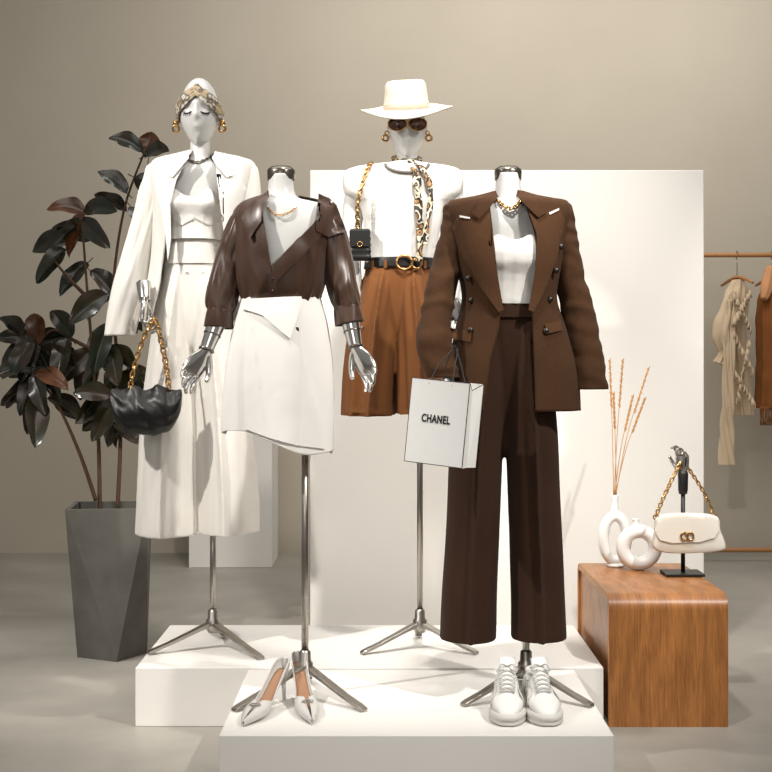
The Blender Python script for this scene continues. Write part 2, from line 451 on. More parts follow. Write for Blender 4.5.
def head(parent,px,pytop,pychin,D,rk=.56,fs=.55):
    zt=Z(pytop,D); zb=Z(pychin,D); hz=(zt-zb)/2; c=Vector((X(px,D),D-.01,(zt+zb)/2))
    rx=hz*rk; ry=hz*.78
    def ga(x,z,cx,cz,sx,sz): return math.exp(-((x-cx)/sx)**2-((z-cz)/sz)**2)
    def fn(p):
        x,y,z=p
        if z<0:
            k=1-.42*(-z)**1.7; x*=k; y=y*(1-.22*(-z)**2) if y>0 else y*(1-.08*(-z)**2)
        if p.y<0:
            d=.20*ga(x,z,0,-.16,.13,.10)+.12*ga(x,z,0,.02,.10,.18)
            d+=.05*ga(x,z,0,.22,.5,.08)
            d-=.12*ga(x,z,.36,.04,.20,.12)+.12*ga(x,z,-.36,.04,.20,.12)
            d+=.06*ga(x,z,0,-.44,.16,.06)-.03*ga(x,z,0,-.60,.2,.05)
            d+=.08*ga(x,z,0,-.80,.18,.12)
            y-=d*fs
        return Vector((x,y,z))
    g=G(); ell(g,(0,0,0),(rx,ry,hz),96,80,fn)
    for s in(-1,1): ell(g,(s*rx*.97,ry*.12,-hz*.08),(.007,.014,.024),12,8)
    M=Matrix.Translation(c); g.xf(M)
    obj('head',g,M_skin,parent)
    bv=g.bvh()
    return c,rx,ry,hz,M,bv

# ------------------------------------------------------------ room
ZP=.19
def slab(name,x0,x1,y0,y1,z0,z1,mat,**k):
    g=G(); box(g,((x0+x1)/2,(y0+y1)/2,(z0+z1)/2),(x1-x0,y1-y0,z1-z0)); return obj(name,g,mat,smooth=False,**k)
o=slab('floor',-7,7,-3,9.0,-.1,0,M_floor); o['kind']='structure'
o=slab('wall_back',-7,7,8.56,8.76,0,4.2,M_wall); o['kind']='structure'

slab('display_platform',-.807,.700,4.505,5.23,0,ZP,M_platform,bevel=.003,label='low white rectangular display platform carrying two mannequins',cat='platform')
slab('display_platform',-.443,.605,3.715,4.50,0,ZP-.006,M_platform,bevel=.003,label='low white display platform with shoes and two mannequins on it',cat='platform')
slab('freestanding_backdrop',-.304,1.272,5.6,5.75,0,Z(170,5.6),M_panel,bevel=.004,label='tall plain white freestanding backdrop behind the mannequins',cat='backdrop')
slab('white_plinth',-1.12,-.648,7.95,8.4,0,.76,M_panel,bevel=.004,label='plain white box plinth standing near the wall',cat='plinth')
ZF=ZP-.006

# ------------------------------------------------------------ mannequin: brown suit
DF=4.16; DR=4.81
def build_suit():
    D=DF
    m=top('mannequin','headless mannequin in brown double-breasted suit over white bandeau top','mannequin',(X(526,D),D,ZF))
    g=G(); loft(g,R(D,[(174,508,12,.042),(186,508,12.5,.045),(200,508,15,.05),(207,508,26,.060),(214,508,44,.074),(226,508,52,.084),(242,509,50,.086),(260,509,48,.095),(300,509,40,.09),(340,508,42,.09),(370,507,40,.085)]))
    obj('body',g,M_skin,m)
    neck_cap(m,508,D,166,180,13.5)
    def wp(p,t,th):
        if t<.3:
            a=math.sin(th); 
            if math.cos(th)>0: p.z+=(1-t/.3)*(.016*math.exp(-((abs(a)-.27)/.13)**2)-.008)
        return p
    g=G(); loft(g,R(D,[(241,511,51,.122),(250,511,51,.134),(264,511,50,.134),(278,510,46,.116),(305,509,43,.106)]),fold=lambda th,t,co:.002*math.sin(30*th)*(1 if abs(math.sin(th))<.55 else 0)+.001*nz(co[0]*60,0,co[2]*60),warp=wp,caps=(False,False))
    obj('bandeau_top',g,M_white2,m,solid=.006,label='white strapless bandeau top'); bt=g.bvh()
    pts=[P(496,199,D,-.02),P(499,206,D,-.068),P(508,212,D,-.085),P(517,206,D,-.068),P(520,199,D,-.02)]
    g=G(); chain(g,pts,.016,.010,.0022); obj('necklace',g,M_gold,m)
    def crease(seed):
        f=dfold(3,.001,.003,seed,.002,8)
        def q(th,t,co):
            a=(th+pi)%(2*pi)-pi
            return f(th,t,co)+.022*math.exp(-(a/.09)**2)*min(1,t*3)
        return q
    g=G()
    loft(g,R(D,[(305,509,41,.100,2.3),(330,508,44,.103,2.4),(365,506,46,.096,2.4),(395,504.5,44,.078,2.4),(425,504.5,34,.055,2.3),(450,504.5,10,.04,2),(457,504.5,3,.02,2)]))
    loft(g,R(D,[(322,488,20,.100,2),(355,484.5,24,.114,2),(385,481.5,26.5,.118,2),(420,478.5,27,.114,2),(455,476,26.8,.108,2),(520,473.5,27,.103,2),(580,470.5,27.5,.1,2),(638,468.5,28.5,.1,2)]),fold=crease(1),steps=120)
    loft(g,R(D,[(322,525,20,.100,2),(355,526,23,.114,2),(385,527.5,25,.118,2),(420,530,26,.114,2),(455,532,26,.108,2),(520,534.5,26,.103,2),(580,537,26.5,.1,2),(637,538.5,27.5,.1,2)]),fold=crease(5),steps=120)
    tr=obj('trousers',g,M_trous,m,remesh=.0042,smoothit=1,label='dark brown wide-leg pleated trousers')
    tb=g.bvh()
    Df=D-.11
    g=drape([tb,bt],pxs(Df,[(480,304),(535,304),(535,317),(480,317)]),.003,sm=1); obj('waistband',g,M_trous,tr,sharp=SH)
    rows=R(D,[(193,508,17,.060),(196.5,508,32,.072,2.2,.012),(200,508,50,.088,2.2,.01),(203,508,59,.10,2.5),(213,508,61.5,.110,2.6),(230,508,58,.124,2.5),(262,509,52,.134,2.5),(298,509.5,46,.128,2.4),(330,511,54,.132,2.4),(370,513,63,.144,2.4),(410,514,65,.148,2.4)])
    op=OP(Df,[(190,498,521),(205,490,526),(237,487,535),(270,491,535),(303,501,531),(325,499,532),(365,489,533),(408,483,534)])
    jk0=dfold(4,.001,.004,2,.003,8)
    jk=lambda th,t,co: jk0(th,t,co)*(.2+.6*max(0,(t-.7)/.3) if math.cos(th)>0 else 1)
    jg=G(); loft(jg,rows,seg=110,steps=90,open=op,fold=jk)
    J=obj('blazer',jg,M_jacket,m,solid=.005,label='brown double-breasted blazer with peak lapels')
    sg=G(); loft(sg,rows,seg=110,steps=90); sb=sg.bvh()
    g=G(); loft(g,R(D,[(201,553,9,.03),(203,556,13,.045),(207,558,15,.053),(218,560,14,.055),(240,563,14.5,.057),(275,569,15,.057),(305,576,16,.055,2.1,-.01),(350,584,17,.053,2.1,-.02),(389,589,17.5,.050,2.1,-.03)]),seg=64,steps=90,fold=sfold(.005,11,8,18,.9,.0006,1.4))
    obj('sleeve',g,M_jacket,J)
    g=G(); loft(g,R(D,[(201,463,9,.03),(203,461,13,.045),(207,459,15,.053),(218,457,14,.055),(240,453,14.5,.057),(270,446,15.5,.059,2.1,-.015),(305,438,16,.060,2.1,-.04),(335,433,17,.056,2.1,-.075),(352,435,17.5,.052,2.1,-.09),(377,442,16,.045,2.1,-.10)]),seg=64,steps=90,fold=sfold(.006,21,8,18,-.9,.0006,1.4))
    obj('sleeve',g,M_jacket,J)
    Dl=D-.125
    def pat(name,poly,mat,off=.006,par=J,th=.005,lab=None):
        g=drape([sb],pxs(Dl,poly),off,th=th); return obj(name,g,mat,par,label=lab,sharp=SH)
    pat('lapel',[(490,204),(480,218),(459,213),(453,227),(464,258),(480,286),(498,312),(503,310),(496,268),(488,237)],M_lapel,.012,th=.005)
    pat('lapel',[(526,204),(537,218),(560,206),(567,219),(558,258),(547,286),(533,312),(528,310),(535,268),(537,237)],M_lapel,.012,th=.005)
    pat('collar',[(497,188),(487,191),(471,213),(479,219),(491,206),(499,196)],M_jacket,.020)
    pat('collar',[(519,188),(529,191),(547,212),(538,218),(526,206),(517,196)],M_jacket,.020)
    pat('pocket_flap',[(452,327),(472,331),(471,342),(451,338)],M_lapel,.005)
    pat('pocket_flap',[(545,324),(563,320),(564,330),(546,334)],M_lapel,.005)
    pat('lapel_trim',[(549,212.5),(560,207.3),(560,209.3),(550,214.5)],M_white2,.018,th=.002)
    pat('lapel_trim',[(460,214.4),(470,217),(470,218.6),(460,216.4)],M_white2,.018,th=.002)
    for bx,by in [(469,278),(472,300),(471,330),(562,246),(557,270),(551,299),(546,331)]:
        x,z=X(bx,Dl),Z(by,Dl); y=front_y([sb],x,z) or D-.13
        if by<290: y-=.014
        g=G(); ell(g,(x,y-.007,z),(.009,.006,.009),18,10); obj('button',g,M_darkbtn,J)
    hand('hand',P(443,370,D,-.115),P(446,402,D,-.11),(1,-.2,0),m,M_skin,.9,1.1,1)
    stand(m,X(526,D),D,600,ZF,[(-.196,-.14),(.175,-.15),(.0,.2)])
build_suit()

# ------------------------------------------------------------ paper bag
def build_paperbag():
    D=3.89
    M=Matrix.Translation(P(448,381,D))@Matrix.Rotation(math.radians(5.5),4,'Y')@Matrix.Rotation(math.radians(-26),4,'Z')
    w,h,d=.174,.232,.098
    t=top('shopping_bag','white paper shopping bag with black lettering hanging from blazer sleeve','shopping bag',M@Vector((0,0,-h)))
    g=G(); v=[(-w/2,-d/2,-h),(w/2,-d/2,-h),(w/2,d/2,-h),(-w/2,d/2,-h),(-w/2,-d/2,0),(w/2,-d/2,0),(w/2,d/2,0),(-w/2,d/2,0),
        (w/2-.012,0,-.02),(-w/2+.012,0,-.02),(w/2-.006,0,-h),(-w/2+.006,0,-h)]
    f=[(0,1,5,4),(1,10,8,5),(10,2,6,8),(2,3,7,6),(3,11,9,7),(11,0,4,9),(0,1,10,2,3,11)]
    g.add(v,f); g.xf(M); obj('bag_body',g,M_paper,t,smooth=False,solid=.0015)
    g=G()
    for a,b in [((-w/2,-d/2,-h),(-w/2,-d/2,0)),((w/2,-d/2,-h),(w/2,-d/2,0)),((-w/2,-d/2,0),(w/2,-d/2,0)),((-w/2,-d/2,-h),(w/2,-d/2,-h)),((w/2,-d/2,0),(w/2-.012,0,-.02)),((w/2,d/2,-h),(w/2,d/2,0)),((w/2,d/2,0),(w/2-.012,0,-.02))]:
        tube(g,[M@Vector(a),M@Vector(b)],.0012,seg=6,steps=1)
    obj('border_piping',g,M_ink,t)
    cu=bpy.data.curves.new('lettering','FONT'); cu.body='CHANEL'; cu.size=.034; cu.extrude=.0003; cu.offset=.0013; cu.align_x='CENTER'; cu.align_y='CENTER'; cu.space_character=1.1
    to=bpy.data.objects.new('tmp',cu); link(to); bpy.context.view_layer.update()
    me=bpy.data.meshes.new_from_object(to.evaluated_get(bpy.context.evaluated_depsgraph_get()))
    bpy.data.objects.remove(to)
    ww=max(v.co.x for v in me.vertices)-min(v.co.x for v in me.vertices); k=.086/ww
    me.transform(M@Matrix.Translation((-.004,-d/2-.0014,-.108))@Matrix.Rotation(pi/2,4,'X')@Matrix.Scale(k,4)@Matrix.Diagonal((1,1.45,1,1)))
    me.name='lettering'; me.materials.clear(); me.materials.append(M_ink)
    o=bpy.data.objects.new('lettering',me); link(o); setparent(o,t)
    for yy in(-d/2,d/2):
        a=M@Vector((-.035,yy,-.012)); b=M@Vector((.035,yy,-.012)); p=P(455,347,D,.02 if yy<0 else .06)
        g=G(); tube(g,[a,a.lerp(p,.5)+Vector((-.006,0,.005)),p+Vector((-.008,0,-.01)),p+Vector((0,0,.003)),p+Vector((.008,0,-.01)),b.lerp(p,.5)+Vector((.004,0,0)),b],.0018,seg=8,steps=50)
        obj('rope_handle',g,M_ink,t)
build_paperbag()

# ------------------------------------------------------------ mannequin: satin shirt
def build_shirt():
    D=DF
    m=top('mannequin','headless mannequin in brown satin shirt and white wrap skirt, chrome hands','mannequin',(X(305,D),D,ZF))
    g=G(); loft(g,R(D,[(175,281,12,.042),(190,281,13,.045),(198,282,17,.052),(202,284,30,.065),(207,286,46,.082),(226,286,51,.098),(250,284,45,.104),(275,282,38,.1),(300,281,34,.09),(340,280,40,.1),(380,280,42,.1)]))
    obj('body',g,M_skin,m); bb=g.bvh()
    neck_cap(m,281,D,166,180,14)
    g=G(); chain(g,[P(268,199,D,-.03),P(270,210,D,-.08),P(280,219,D,-.106),P(294,214,D,-.096),P(304,202,D,-.05)],.010,.006,.0011); obj('necklace',g,M_gold,m)
    rows=R(D,[(195,281,18,.062,2.1,.014),(199,283,34,.072,2.2,.010),(204,284,44,.088,2.2),(213,284,50,.104,2.3),(228,284,50,.120),(252,282,47,.128),(276,281,45,.126),(291,281,42,.120),(302,281,38,.108)])
    Df=D-.105
    op=OP(Df,[(190,260,322),(196,260,330),(204,260,332),(214,261,326),(228,264,311),(242,267,295),(256,270,282),(268,272,275),(276,273,273.4),(310,274,274.4)])
    def f1(th,t,co):
        a=((th+pi)%(2*pi)-pi)
        w=nz(a*1.2+4,t*2.2,3)*4
        v=math.sin(a*11+(t-1)*7*(1 if a>0 else -1)+w)
        return .0038*v*(.3+.7*t)*(.6+.7*nz(a*2,t*3,7))+.0020*math.sin(th*26+w*2)*max(0,t-.75)*3
    g=G(); loft(g,rows,seg=170,steps=90,open=op,fold=f1)
    S=obj('satin_shirt',g,M_satin,m,solid=.002,label='thin brown satin shirt with deep open collar')
    sg=G(); loft(sg,rows,seg=110,steps=80); sb=sg.bvh()
    g=G(); loft(g,R(D,[(203,257,7,.03),(207,252,11,.042),(214,246,13.5,.046),(230,239,14.5,.046,2.0,-.005),(258,231,15.5,.046,2.0,-.01),(288,225,16.5,.050,2.0,-.02),(305,222.5,15.5,.047,2.0,-.025),(313,222,13,.040,2.0,-.03)]),seg=90,steps=110,fold=satinfold(3,9,1.3,.0045)); obj('sleeve',g,M_satin,S)
    g=G(); loft(g,R(D,[(204,320,6,.03),(208,323,9,.042),(215,327,11,.044),(232,333,13.5,.046,2.0,-.005),(260,338,15.5,.046,2.0,-.01),(286,342,16,.050,2.0,-.02),(302,346,14.5,.047,2.0,-.025),(310,347,12.5,.040,2.0,-.03)]),seg=90,steps=110,fold=satinfold(3,-9,5.1,.0045)); obj('sleeve',g,M_satin,S)
    for pa in ([P(222,309,D,-.03),P(221,317,D,-.03),P(220,328,D,-.032)],[P(347,306,D,-.03),P(348,313,D,-.03),P(350,324,D,-.032)]):
        g=G(); tube(g,pa,[(.037,.040),(.040,.042),(.042,.043)],seg=48,steps=12,fold=lambda th,t,co:.0012*math.sin(5*th)*t,caps=(False,False)); obj('cuff',g,M_satin,S,solid=.003)
    Dl=D-.1
    def pat(name,poly,off=.006,mat=M_satin,par=S,th=.0025):
        g=drape([sb],pxs(Dl,poly),off,th=th)
        for v in g.v: v.y-=.003*nz(v.x*14,3,v.z*14)
        return obj(name,g,mat,par,sharp=SH)
    pat('collar',[(267,188),(258,194),(241,218),(250,240),(262,222),(263,208),(269,196)],.015)
    pat('collar',[(318,192),(328,195),(336,203),(346,230),(328,236),(316,231),(323,217),(322,206)],.015)
    pat('shirt_front',[(324,208),(332,214),(322,234),(307,252),(286,274),(275,284),(272,278),(274,266),(296,243),(312,226)],.011)
    pat('shirt_front',[(262,208),(255,228),(259,250),(269,274),(273,276),(269,246)],.009)
    pat('placket',[(270,274),(277,274),(278,300),(271,300)],.008)
    for by in(280,291):
        x,z=X(274,Dl),Z(by,Dl); y=front_y([sb],x,z) or D-.12
        g=G(); ell(g,(x,y-.013,z),(.004,.003,.004),12,8); obj('button',g,M_darkbtn,S)
    def hem(p,t,th):
        k=max(0,(t-.25)/.75); p.z-=k*k*.23*(p.x-X(277,D))
        if math.cos(th)>0: p.z-=k*k*.014*math.sin(th*3)
        return p
    rows=R(D,[(296,281,39,.104,2.2),(306,281,41,.112,2.2),(322,281,45,.120,2.2),(350,280,50,.128,2.2),(380,279,53,.130,2.2),(410,278,53.5,.130,2.2),(441,277.5,53,.130,2.2)])
    fk=lambda th,t,co: .010*t*math.sin(5*th+1)
    g=G(); loft(g,rows,seg=110,steps=80,fold=fk,warp=hem,caps=(False,False))
    K=obj('wrap_skirt',g,M_white2,m,solid=.004,label='short white wrap skirt with folded waist flap'); kb=g.bvh()
    Dk=D-.125
    def kp(name,poly,off,mat=M_white2,th=.003):
        g=drape([kb],pxs(Dk,poly),off,th=th,sm=1); return obj(name,g,mat,K,sharp=SH)
    kp('wrap_panel',[(248,298),(300,297),(298,330),(304,360),(311,385),(319,415),(324,450),(300,446),(268,437),(244,429),(244,360)],.003,th=.006)
    kp('waist_flap',[(241,299),(301,296),(302,303),(291,339),(282,332),(262,315),(240,308)],.012,th=.005)
    for a,b,tip,tc,pal in ((P(222,312,D,-.03),P(209,350,D,-.06),P(180,392,D,-.09),1,(.5,-.6,0)),(P(348,308,D,-.03),P(356,347,D,-.06),P(380,388,D,-.09),-1,(-.5,-.6,0))):
        g=G(); tube(g,[a,a.lerp(b,.4),a.lerp(b,.8),b],[.030,.027,.022,.020],seg=24,steps=18); obj('forearm',g,M_chrome,m)
        d=(b-a).normalized()
        for q,rr,r2 in((1,.019,.005),(.6,.0240,.003)):
            g=G(); torus(g,a.lerp(b,q),rr,r2,d,n1=24,n2=8); obj('wrist_joint',g,M_capm,m)
        hand('hand',b,tip,pal,m,M_chrome,.88,.42,tc)
    stand(m,X(305,D),D,425,ZF,[(-.19,-.20),(.18,-.20),(0,.2)])
build_shirt()

# ------------------------------------------------------------ mannequin: white suit
def build_whitesuit():
    D=DR
    m=top('mannequin','mannequin with printed head scarf in white trouser suit and bustier','mannequin',(X(213,D),D,ZP))
    g=G(); loft(g,R(D,[(138,200,9.5,.035),(152,200,10,.04),(160,199,12,.048),(166,198,26,.060),(172,197,38,.074),(184,196,40,.084),(203,195,33,.092),(225,195,27,.095),(240,195,25,.088),(250,194.5,25.5,.088),(262,194,27,.09),(300,194,30,.09)]))
    obj('body',g,M_skin,m)
    c,rx,ry,hz,M,hb=head(m,200,79,150,D,.55,.5)
    for s in(-1,1):
        g=G(); ex=c.x+s*rx*.45; ez=c.z-hz*.04; pts=[]
        for k in range(7):
            a=pi*(.1+.8*k/6); x=ex+.015*math.cos(a); z=ez-.007*math.sin(a); pts.append(Vector((x,(front_y([hb],x,z) or c.y-ry*.8)-.001,z)))
        tube(g,pts,.0024,seg=6,steps=14)
        for k in range(1,6): tube(g,[pts[k],pts[k]+Vector((s*.001*(k-3),-.006,-.011))],[.0016,.0006],seg=5,steps=2)
        obj('eyelashes',g,M_lash,m)
    T=None
    for s in(-1,1):
        for q in(0,1):
            g=G(); rs=[]
            for k in range(49):
                t=k/48; az=s*(-.10+pi*1.02*t)
                zc=(.68 if q else .50)-(.62 if q else .60)*min(1,(t/.50))**.9+.06*max(0,t-.50)
                hw=.135*(.45+.55*min(1,t*5))
                ring=[]
                for w in range(9):
                    ww=w/8*2-1; zz=zc+hw*ww; rr=math.sqrt(max(.04,1-min(.98,zz)**2))
                    o_=.004+.004*(1-ww*ww)+.0025*q+.0015*math.sin(ww*5+t*6)+(.0015 if s>0 else 0)
                    ring.append(c+Vector((math.sin(az)*(rr*rx*1.04+o_),-math.cos(az)*(rr*ry*1.04+o_),zz*hz)))
                rs.append(ring)
            g.rings(rs,closed=False)
            o_=obj('head_scarf' if T is None else 'scarf_fold',g,M_turban,m if T is None else T,solid=.003,label='smooth printed silk scarf wrapped around the head' if T is None else None)
            if T is None: T=o_
    g=G(); ell(g,c+Vector((0,-ry*.80,hz*.62)),(.013,.011,.014),18,12); obj('scarf_knot',g,M_turban,T)
    for s in(-1,1):
        g=G(); e=c+Vector((s*rx*1.18,-.012,-hz*.28)); torus(g,e,.008,.003,(0,1,.2)); torus(g,e+Vector((0,0,-.018)),.011,.004,(0,1,.2)); ell(g,e+Vector((0,-.004,-.0)),(.006,.005,.006),12,8); obj('earring',g,M_gold,m)
    g=G(); chain(g,[P(189,156,D,-.0),P(190,161,D,-.045),P(199,165,D,-.062),P(208,161,D,-.045),P(210,156,D,-.0)],.014,.009,.002); obj('necklace',g,M_capm,m)
    def wp(p,t,th):
        if t<.35 and math.cos(th)>0:
            a=math.sin(th); p.z+=(1-t/.35)*(.028*math.exp(-((abs(a)-.5)/.26)**2)-.016)
        return p
    def cups(th,t,co):
        d=.0
        if math.cos(th)>0:
            a=abs(math.sin(th)); d=.022*math.exp(-((a-.48)/.24)**2-((t-.28)/.17)**2)
            for q in(.0,.35,.75): d+=.0022*math.exp(-((a-q)/.025)**2)*(1 if t>.5 else 0)
        return d
    g=G(); loft(g,R(D,[(196,195,31,.116),(206,195,32,.120),(218,195,30,.108),(230,195,28,.104),(241,195,27.5,.106)]),seg=120,steps=50,fold=cups,warp=wp,caps=(False,False))
    obj('bustier',g,M_white2,m,solid=.006,label='white sweetheart bustier with seamed cups'); ub=g.bvh()
    for pl_ in ([(171,218),(182,223),(194,217),(194,219),(182,225),(171,220)],[(219,218),(208,223),(196,217),(196,219),(208,225),(219,220)]):
        g=drape([ub],pxs(D-.11,pl_),.004,.006,th=.003); obj('cup_seam',g,M_white,m,sharp=SH)
    def cf(seed):
        f=dfold(4,.003,.010,seed,.003,8)
        return lambda th,t,co: f(th,t,co)+.018*math.exp(-((((th+pi)%(2*pi)-pi))/.09)**2)*min(1,t*3)
    g=G()
    loft(g,R(D,[(240,195,26,.095,2.2),(262,195,29,.102,2.2),(290,195,32,.104,2.3),(320,195,33,.094,2.3),(345,195,26,.07,2.2),(356,196,10,.04,2)]))
    loft(g,R(D,[(258,184,15,.085,2),(290,180,19,.108,2),(330,175,22,.118,2),(380,171,25,.120,2),(440,168,27.5,.123,2),(500,166.5,29,.126,2),(534,166,30,.128,2)]),fold=cf(2),steps=110)
    loft(g,R(D,[(258,206,15,.085,2),(290,209,18,.108,2),(330,214,21.5,.118,2),(380,220,24.5,.120,2),(440,225,27,.123,2),(500,228,29,.126,2),(532,228.5,29.5,.128,2)]),fold=cf(8),steps=110)
    T=obj('trousers',g,M_white,m,remesh=.0048,smoothit=1,label='white wide-leg trousers'); tb=g.bvh()
    g=drape([tb],pxs(D-.1,[(168,242),(222,242),(223,263),(167,263)]),.003,th=.003,sm=1); obj('waistband',g,M_white,T,sharp=SH)
    for x0,y0 in((187,272),(203,272)):
        x,z=X(x0,D-.1),Z(y0,D-.1); y=front_y([tb],x,z)
        if y:
            g=G(); ell(g,(x,y-.005,z),(.005,.003,.005),14,8); obj('button',g,M_white2,T)
    rows=R(D,[(152,200,15,.052,2.1,.01),(155,201,28,.068,2.2,.012),(159,202,44,.088,2.3,.008),(164,203,51,.100,2.5),(176,203,52,.112,2.5),(195,202,49,.128,2.5),(220,200,46,.134,2.4),(260,197,45,.138,2.4),(300,194,49,.148,2.3),(322,193,53,.152,2.3)])
    op=OP(D-.11,[(150,189,212),(160,183,217),(180,176,222),(200,169,226),(240,166,228),(280,161,234),(322,152,242)])
    fj=dfold(5,.001,.008,6,.003,8)
    g=G(); loft(g,rows,seg=110,steps=80,open=op,fold=fj)
    J=obj('blazer',g,M_white,m,solid=.005,label='white longline blazer draped open over shoulders')
    sg=G(); loft(sg,rows,seg=100,steps=80); jb=sg.bvh()
    g=G(); loft(g,R(D,[(162,168,8,.03),(164,163,12,.045),(169,160,14,.054),(182,156,14,.056),(212,149,14.5,.056,2.1,-.01),(250,140,15,.054,2.1,-.035),(290,131,16,.050,2.1,-.055),(336,122,15,.045,2.1,-.065)]),seg=72,steps=90,fold=satinfold(3,9,2.2,.0065)); obj('sleeve',g,M_white,J)
    g=G(); loft(g,R(D,[(162,238,8,.03),(164,241,12,.045),(169,244,14,.054),(182,246,14,.058),(215,248,14,.060),(258,251,15,.060,2.1,-.01),(290,253,15,.058,2.1,-.02)]),seg=64,steps=70,fold=satinfold(3,-9,4.2,.005)); obj('sleeve',g,M_white,J)
    def pat(name,poly,off=.012,th=.006):
        g=drape([jb],pxs(D-.12,poly),off,th=th); return obj(name,g,M_white2,J,sharp=SH)
    pat('lapel',[(184,166),(174,178),(161,175),(154,188),(160,205),(166,234),(169,262),(172,240),(171,205),(177,180)])
    pat('lapel',[(216,166),(226,178),(239,175),(245,188),(240,205),(234,234),(229,262),(225,240),(226,205),(221,180)])
    pat('collar',[(187,152),(178,160),(165,174),(173,178),(183,166),(189,158)],.020)
    pat('collar',[(214,152),(223,160),(235,174),(227,178),(217,166),(212,158)],.020)
    a=P(150,286,D,-.13); b=P(153,302,D,-.165)
    g=G(); tube(g,[a,a.lerp(b,.5),b],[.026,.024,.020],seg=20,steps=14); obj('forearm',g,M_chrome,m)
    hand('hand',b,P(151,340,D,-.175),(1,-.1,0),m,M_chrome,.78,1.1,1)
    stand(m,X(213,D),D,500,ZP,[(-.205,-.11),(.185,-.19),(.02,.2)])
build_whitesuit()

def build_blackbag():
    D=DR-.20
    t=top('handbag','slouchy black leather handbag with chunky gold chain hanging from chrome hand','handbag',P(146,436,D))
    g=G()
    rs=[]
    N=80
    for i in range(N+1):
        u=i/N*2-1; px=146+36*u
        topy=387+3*math.cos(u*9)*(1-u*u)+3*nz(u*5,0,1)+3*u*u; bot=391+7+37*(1-abs(u)**3.4)**.5+3*nz(u*3,5,0)
        c=P(px,(topy+bot)/2,D); hh=(bot-topy)/2*D/F; dd=.048*(1-abs(u)**3)**.5+.006
        ring=[]
        for j in range(44):
            a=2*pi*j/44; up=max(0,math.sin(a))
            k=1+.34*nz(u*3.2+math.sin(a)*1.4,math.sin(a)*2.0,3)+.10*math.sin(u*13+4*math.sin(a)+3*nz(u*3,a,1))*(.15+up)
            ring.append(c+Vector((0,-dd*sp(math.cos(a),.9)*k*(1-.55*up),hh*sp(math.sin(a),.9)*(1+.08*nz(u*4,math.cos(a)*2,7)))))
        rs.append(ring)
    g.rings(rs); obj('bag_body',g,M_black,t,subsurf=1)
    g=G(); chain(g,[P(130,392,D,-.01),P(133,372,D),P(141,345,D),P(150,326,D,-.006),P(155,320,D),P(160,336,D),P(166,365,D),P(170,392,D,-.01)],.024,.015,.0032); obj('chain_strap',g,M_gold,t,label='chunky gold chain')
build_blackbag()

